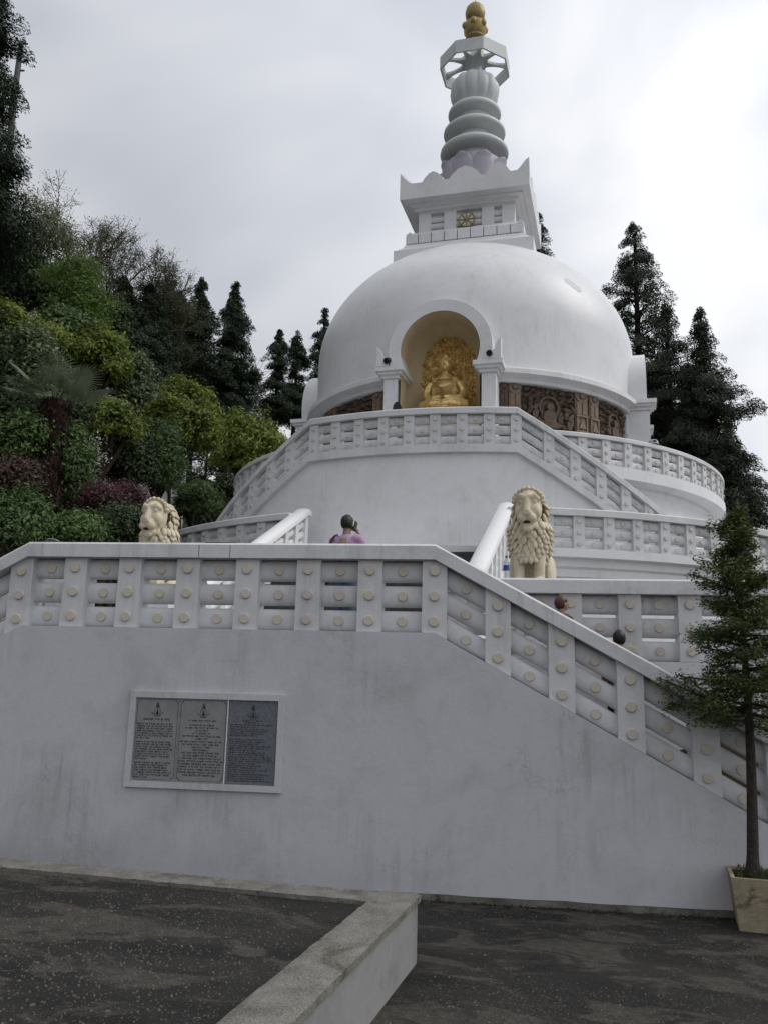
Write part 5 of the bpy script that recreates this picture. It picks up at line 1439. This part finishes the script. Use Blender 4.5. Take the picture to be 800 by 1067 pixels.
# white house among the trees
def house():
    p = at(146, 446, 40); z = gz(p)-0.2; root = empty('house', (p.x, p.y, z), math.radians(28), 'small white house with a pitched roof, mostly hidden among the trees', 'house')
    h = p.z-z+0.55; b = MB(); b.box(-3.2, 2.2, -2.2, 2.2, 0, h); b.build('wall', M_WHITE, root)
    b = MB(); prof = [(-2.7, h-0.25), (0, h+1.1), (2.7, h-0.25), (2.7, h-0.12), (0, h+1.25), (-2.7, h-0.12)]
    b.sweep(prof, [-3.5, 2.6]); b.build('roof', stone_mat('weathered_tin_roof', (0.14, 0.14, 0.14), (0.20, 0.195, 0.19), 4, 0.2), root)
    b = MB()
    for x in (-2.2, -0.4, 1.3): b.box(x-0.35, x+0.35, -2.24, -2.202, h-1.5, h-0.6)
    for k, x in enumerate((-2.2, -0.4, 1.3)):
        w = MB(); w.box(x-0.4, x+0.4, -2.25, -2.202, h-1.55, h-0.55); wf = w.build('window', M_BRIGHT, root)
        g_ = MB(); g_.box(x-0.32, x+0.32, -2.256, -2.2505, h-1.48, h-0.62); g_.build('pane', M_SLATE_DARK, wf)
house()

# undergrowth covering the slope
rng = np.random.default_rng(77); P = []
for i in range(5200):
    x = -6.2-26*rng.random()**1.3; y = rng.uniform(-15.0, 34)
    s = ground_h(x, y)
    if s < 3.0: continue
    k = 11; P.append(np.array([x, y, s+0.10])+rng.normal(size=(k, 3))*np.array([0.28, 0.28, 0.22]))
for i in range(5200):
    if i % 2: x, y = rng.uniform(9.2, 34), rng.uniform(-17.0, -9)
    else: x, y = rng.uniform(-45, -8.5), rng.uniform(-17.1, -8)
    k = 11; P.append(np.array([x, y, ground_h(x, y)+0.10])+rng.normal(size=(k, 3))*np.array([0.28, 0.28, 0.22]))
P = np.concatenate(P)
tag(link('undergrowth', leaf_mesh('undergrowth', P, np.repeat(np.array([[0.4, -0.5, 0.8]]), len(P), 0), 0.22, 0.10, L_DARK, rng)), 'dark leafy undergrowth covering the hillside', 'undergrowth', kind='stuff')

# potted fir in the planter
def fir():
    base = Vector((5.80, -17.84, 0.46)); root = empty('fir_tree', tuple(base), 0, 'young fir with a slim bare stem and layered crown in the concrete planter', 'tree')
    rng = np.random.default_rng(5); H = 3.70
    ax = lambda z: np.array([0.03*math.sin(z*1.3)+0.012*z, 0.02*math.sin(z*2), z])
    b = MB(); zs_ = np.linspace(-0.05, H*0.985, 16); b.tube([tuple(ax(z)) for z in zs_], [0.078 if i == 0 else 0.057*(1-0.86*i/15)+0.006 for i in range(16)], 10)
    P = []; A = []; NN = []
    def spray(p0, p1, w, k):
        d = (p1-p0); L = np.linalg.norm(d); d = d/L; side = np.cross(d, [0, 0, 1.0]); side /= np.linalg.norm(side)+1e-9
        t = rng.random(k)[:, None]; s = np.sign(rng.random(k)-0.5)[:, None]; ln = rng.random(k)[:, None]
        P.append(p0+d*L*t+side*s*w*ln*(1-0.7*t)+np.array([0, 0, -0.02])+rng.normal(size=(k, 3))*np.array([0.026, 0.026, 0.036])); A.append(np.repeat(d[None], k, 0)*0.8+side*s*0.9); NN.append(np.repeat(np.array([[0, 0, 1.0]]), k, 0))
    def branch(z, az, L, dz, thick):
        p0 = ax(z); d = np.array([math.cos(az), math.sin(az), dz]); p1 = p0+d*L
        b.tube(limb_pts(p0, p1, rng, 3, 0.05, 0.05), [thick, thick*.8, thick*.55, thick*.25], 5, cap=False)
        n = max(4, int(L*16))
        for i in range(n):
            t = 0.18+0.82*(i+rng.random())/n; q = p0+d*L*t
            for sg in (-1, 1):
                aa = az+sg*rng.uniform(0.5, 1.0); l2 = (0.05+0.05*min(1, L/0.5)+0.26*L*(1-t*0.75))*rng.uniform(0.7, 1.15)
                q2 = q+np.array([math.cos(aa), math.sin(aa), rng.uniform(-0.45, 0.45)])*l2
                if i % 2 == 0: b.tube([tuple(q), tuple(q2)], [0.006, 0.003], 3, cap=False)
                spray(q, q2, 0.055, 19)
        spray(p1-d*0.12, p1+d*0.05, 0.05, 30)
    z = 1.50; az = 0.4
    while z < H-0.06:
        u = (z-1.45)/(H-1.45); Lm = (0.84*(1-u)**0.8+0.05)*(0.82+0.18*math.sin(u*23))
        for k in range(5 if u < 0.8 else 4):
            az += 2.399; L = Lm*(0.35+0.75*rng.random()**0.6)
            branch(z+rng.uniform(-0.09, 0.09), az, max(0.07, L), rng.uniform(-0.22, 0.40)+u*0.3, 0.015*(1-u)+0.006)
        z += 0.118*(1-0.35*u)
    # the low left limbs that hang over the handrail
    branch(1.62, math.radians(196), 0.58, 0.05, 0.02); branch(1.85, math.radians(176), 0.66, 0.12, 0.02); branch(1.55, math.radians(215), 0.6, -0.05, 0.018)
    b.build('trunk', M_BARK, root, smooth=60, fix=False)
    me = leaf_mesh('crown', np.concatenate(P), np.concatenate(NN), 0.052, 0.017, L_FIR, rng, along=np.concatenate(A)); link('crown', me, root)
fir()

# small weeds in the planter and grit on the asphalt
rng = np.random.default_rng(8); n = 330
x = rng.uniform(-0.31, 0.31, n); y = rng.uniform(-0.31, 0.31, n); z = 0.47+0.05*rng.random(n)
wd = leaf_mesh('weeds', np.stack([x, y, z], 1), np.repeat(np.array([[0, 0, 0.4]]), n, 0), 0.055, 0.014, L_DARK, rng, along=np.repeat(np.array([[0, 0, 1.0]]), n, 0))
o = link('weeds', wd); o.location = PL_LOC; o.rotation_euler = (0, 0, math.radians(-2)); o.scale = (0.95, 0.86, 1); tag(o, 'small weeds sprouting in the planter soil', 'weeds', kind='stuff')
M_GRIT = stone_mat('pale_grit', (0.07, 0.065, 0.058), (0.17, 0.16, 0.14), 30, 0.3)
b = MB(); rg = random.Random(12)
def grit(x, y, z, r):
    k = len(b.v); a = rg.uniform(0, 2*PI)
    pts = [(math.cos(a+2*PI*i/5)*r*rg.uniform(.7, 1.2), math.sin(a+2*PI*i/5)*r*rg.uniform(.7, 1.2)) for i in range(5)]
    b.add([(x+p, y+q, z-0.002) for p, q in pts]+[(x+p*0.6, y+q*0.6, z+r*rg.uniform(.5, .9)) for p, q in pts], [(i, (i+1) % 5, 5+(i+1) % 5, 5+i) for i in range(5)]+[(5, 6, 7, 8, 9)])
n = 0
while n < 5200:
    x, y = rg.uniform(-3.5, 2.55), rg.uniform(-26.5, -20.55)
    dens = 0.5+0.9*noise.noise(Vector((x*0.8, y*0.8, 4)))
    if rg.random() > max(0.05, dens*1.2-0.3): continue
    grit(x, y, ZT-0.05, 0.003+0.010*rg.random()**5); n += 1
for i in range(3600):
    x, y = rg.gauss(1.5, 0.85), rg.gauss(-22.6, 0.85)
    if x < 2.56 and y < -20.55: grit(x, y, ZT-0.05, 0.003+0.009*rg.random()**3)
for i in range(900):
    x, y = rg.uniform(2.98, 7.0), rg.uniform(-24, -17.6); grit(x, y, 0.0, 0.004+0.010*rg.random()**3)
tag(b.build('grit', M_GRIT, fix=False), 'loose pale grit scattered over the asphalt', 'grit', kind='stuff')
# litter along the foot of the wall
rng = np.random.default_rng(18); n = 900
s = rng.uniform(-5, 7, n); d = -0.17-0.12*rng.random(n)**2
P = np.array([tuple(wpt(a_, b_, 0.012)) for a_, b_ in zip(s, d)])
tag(link('leaf_litter', leaf_mesh('leaf_litter', P, np.repeat(np.array([[0, 0, 1.0]]), n, 0), 0.035, 0.016, M_SOIL, rng)), 'dead leaves and dirt gathered along the foot of the wall', 'litter', kind='stuff')
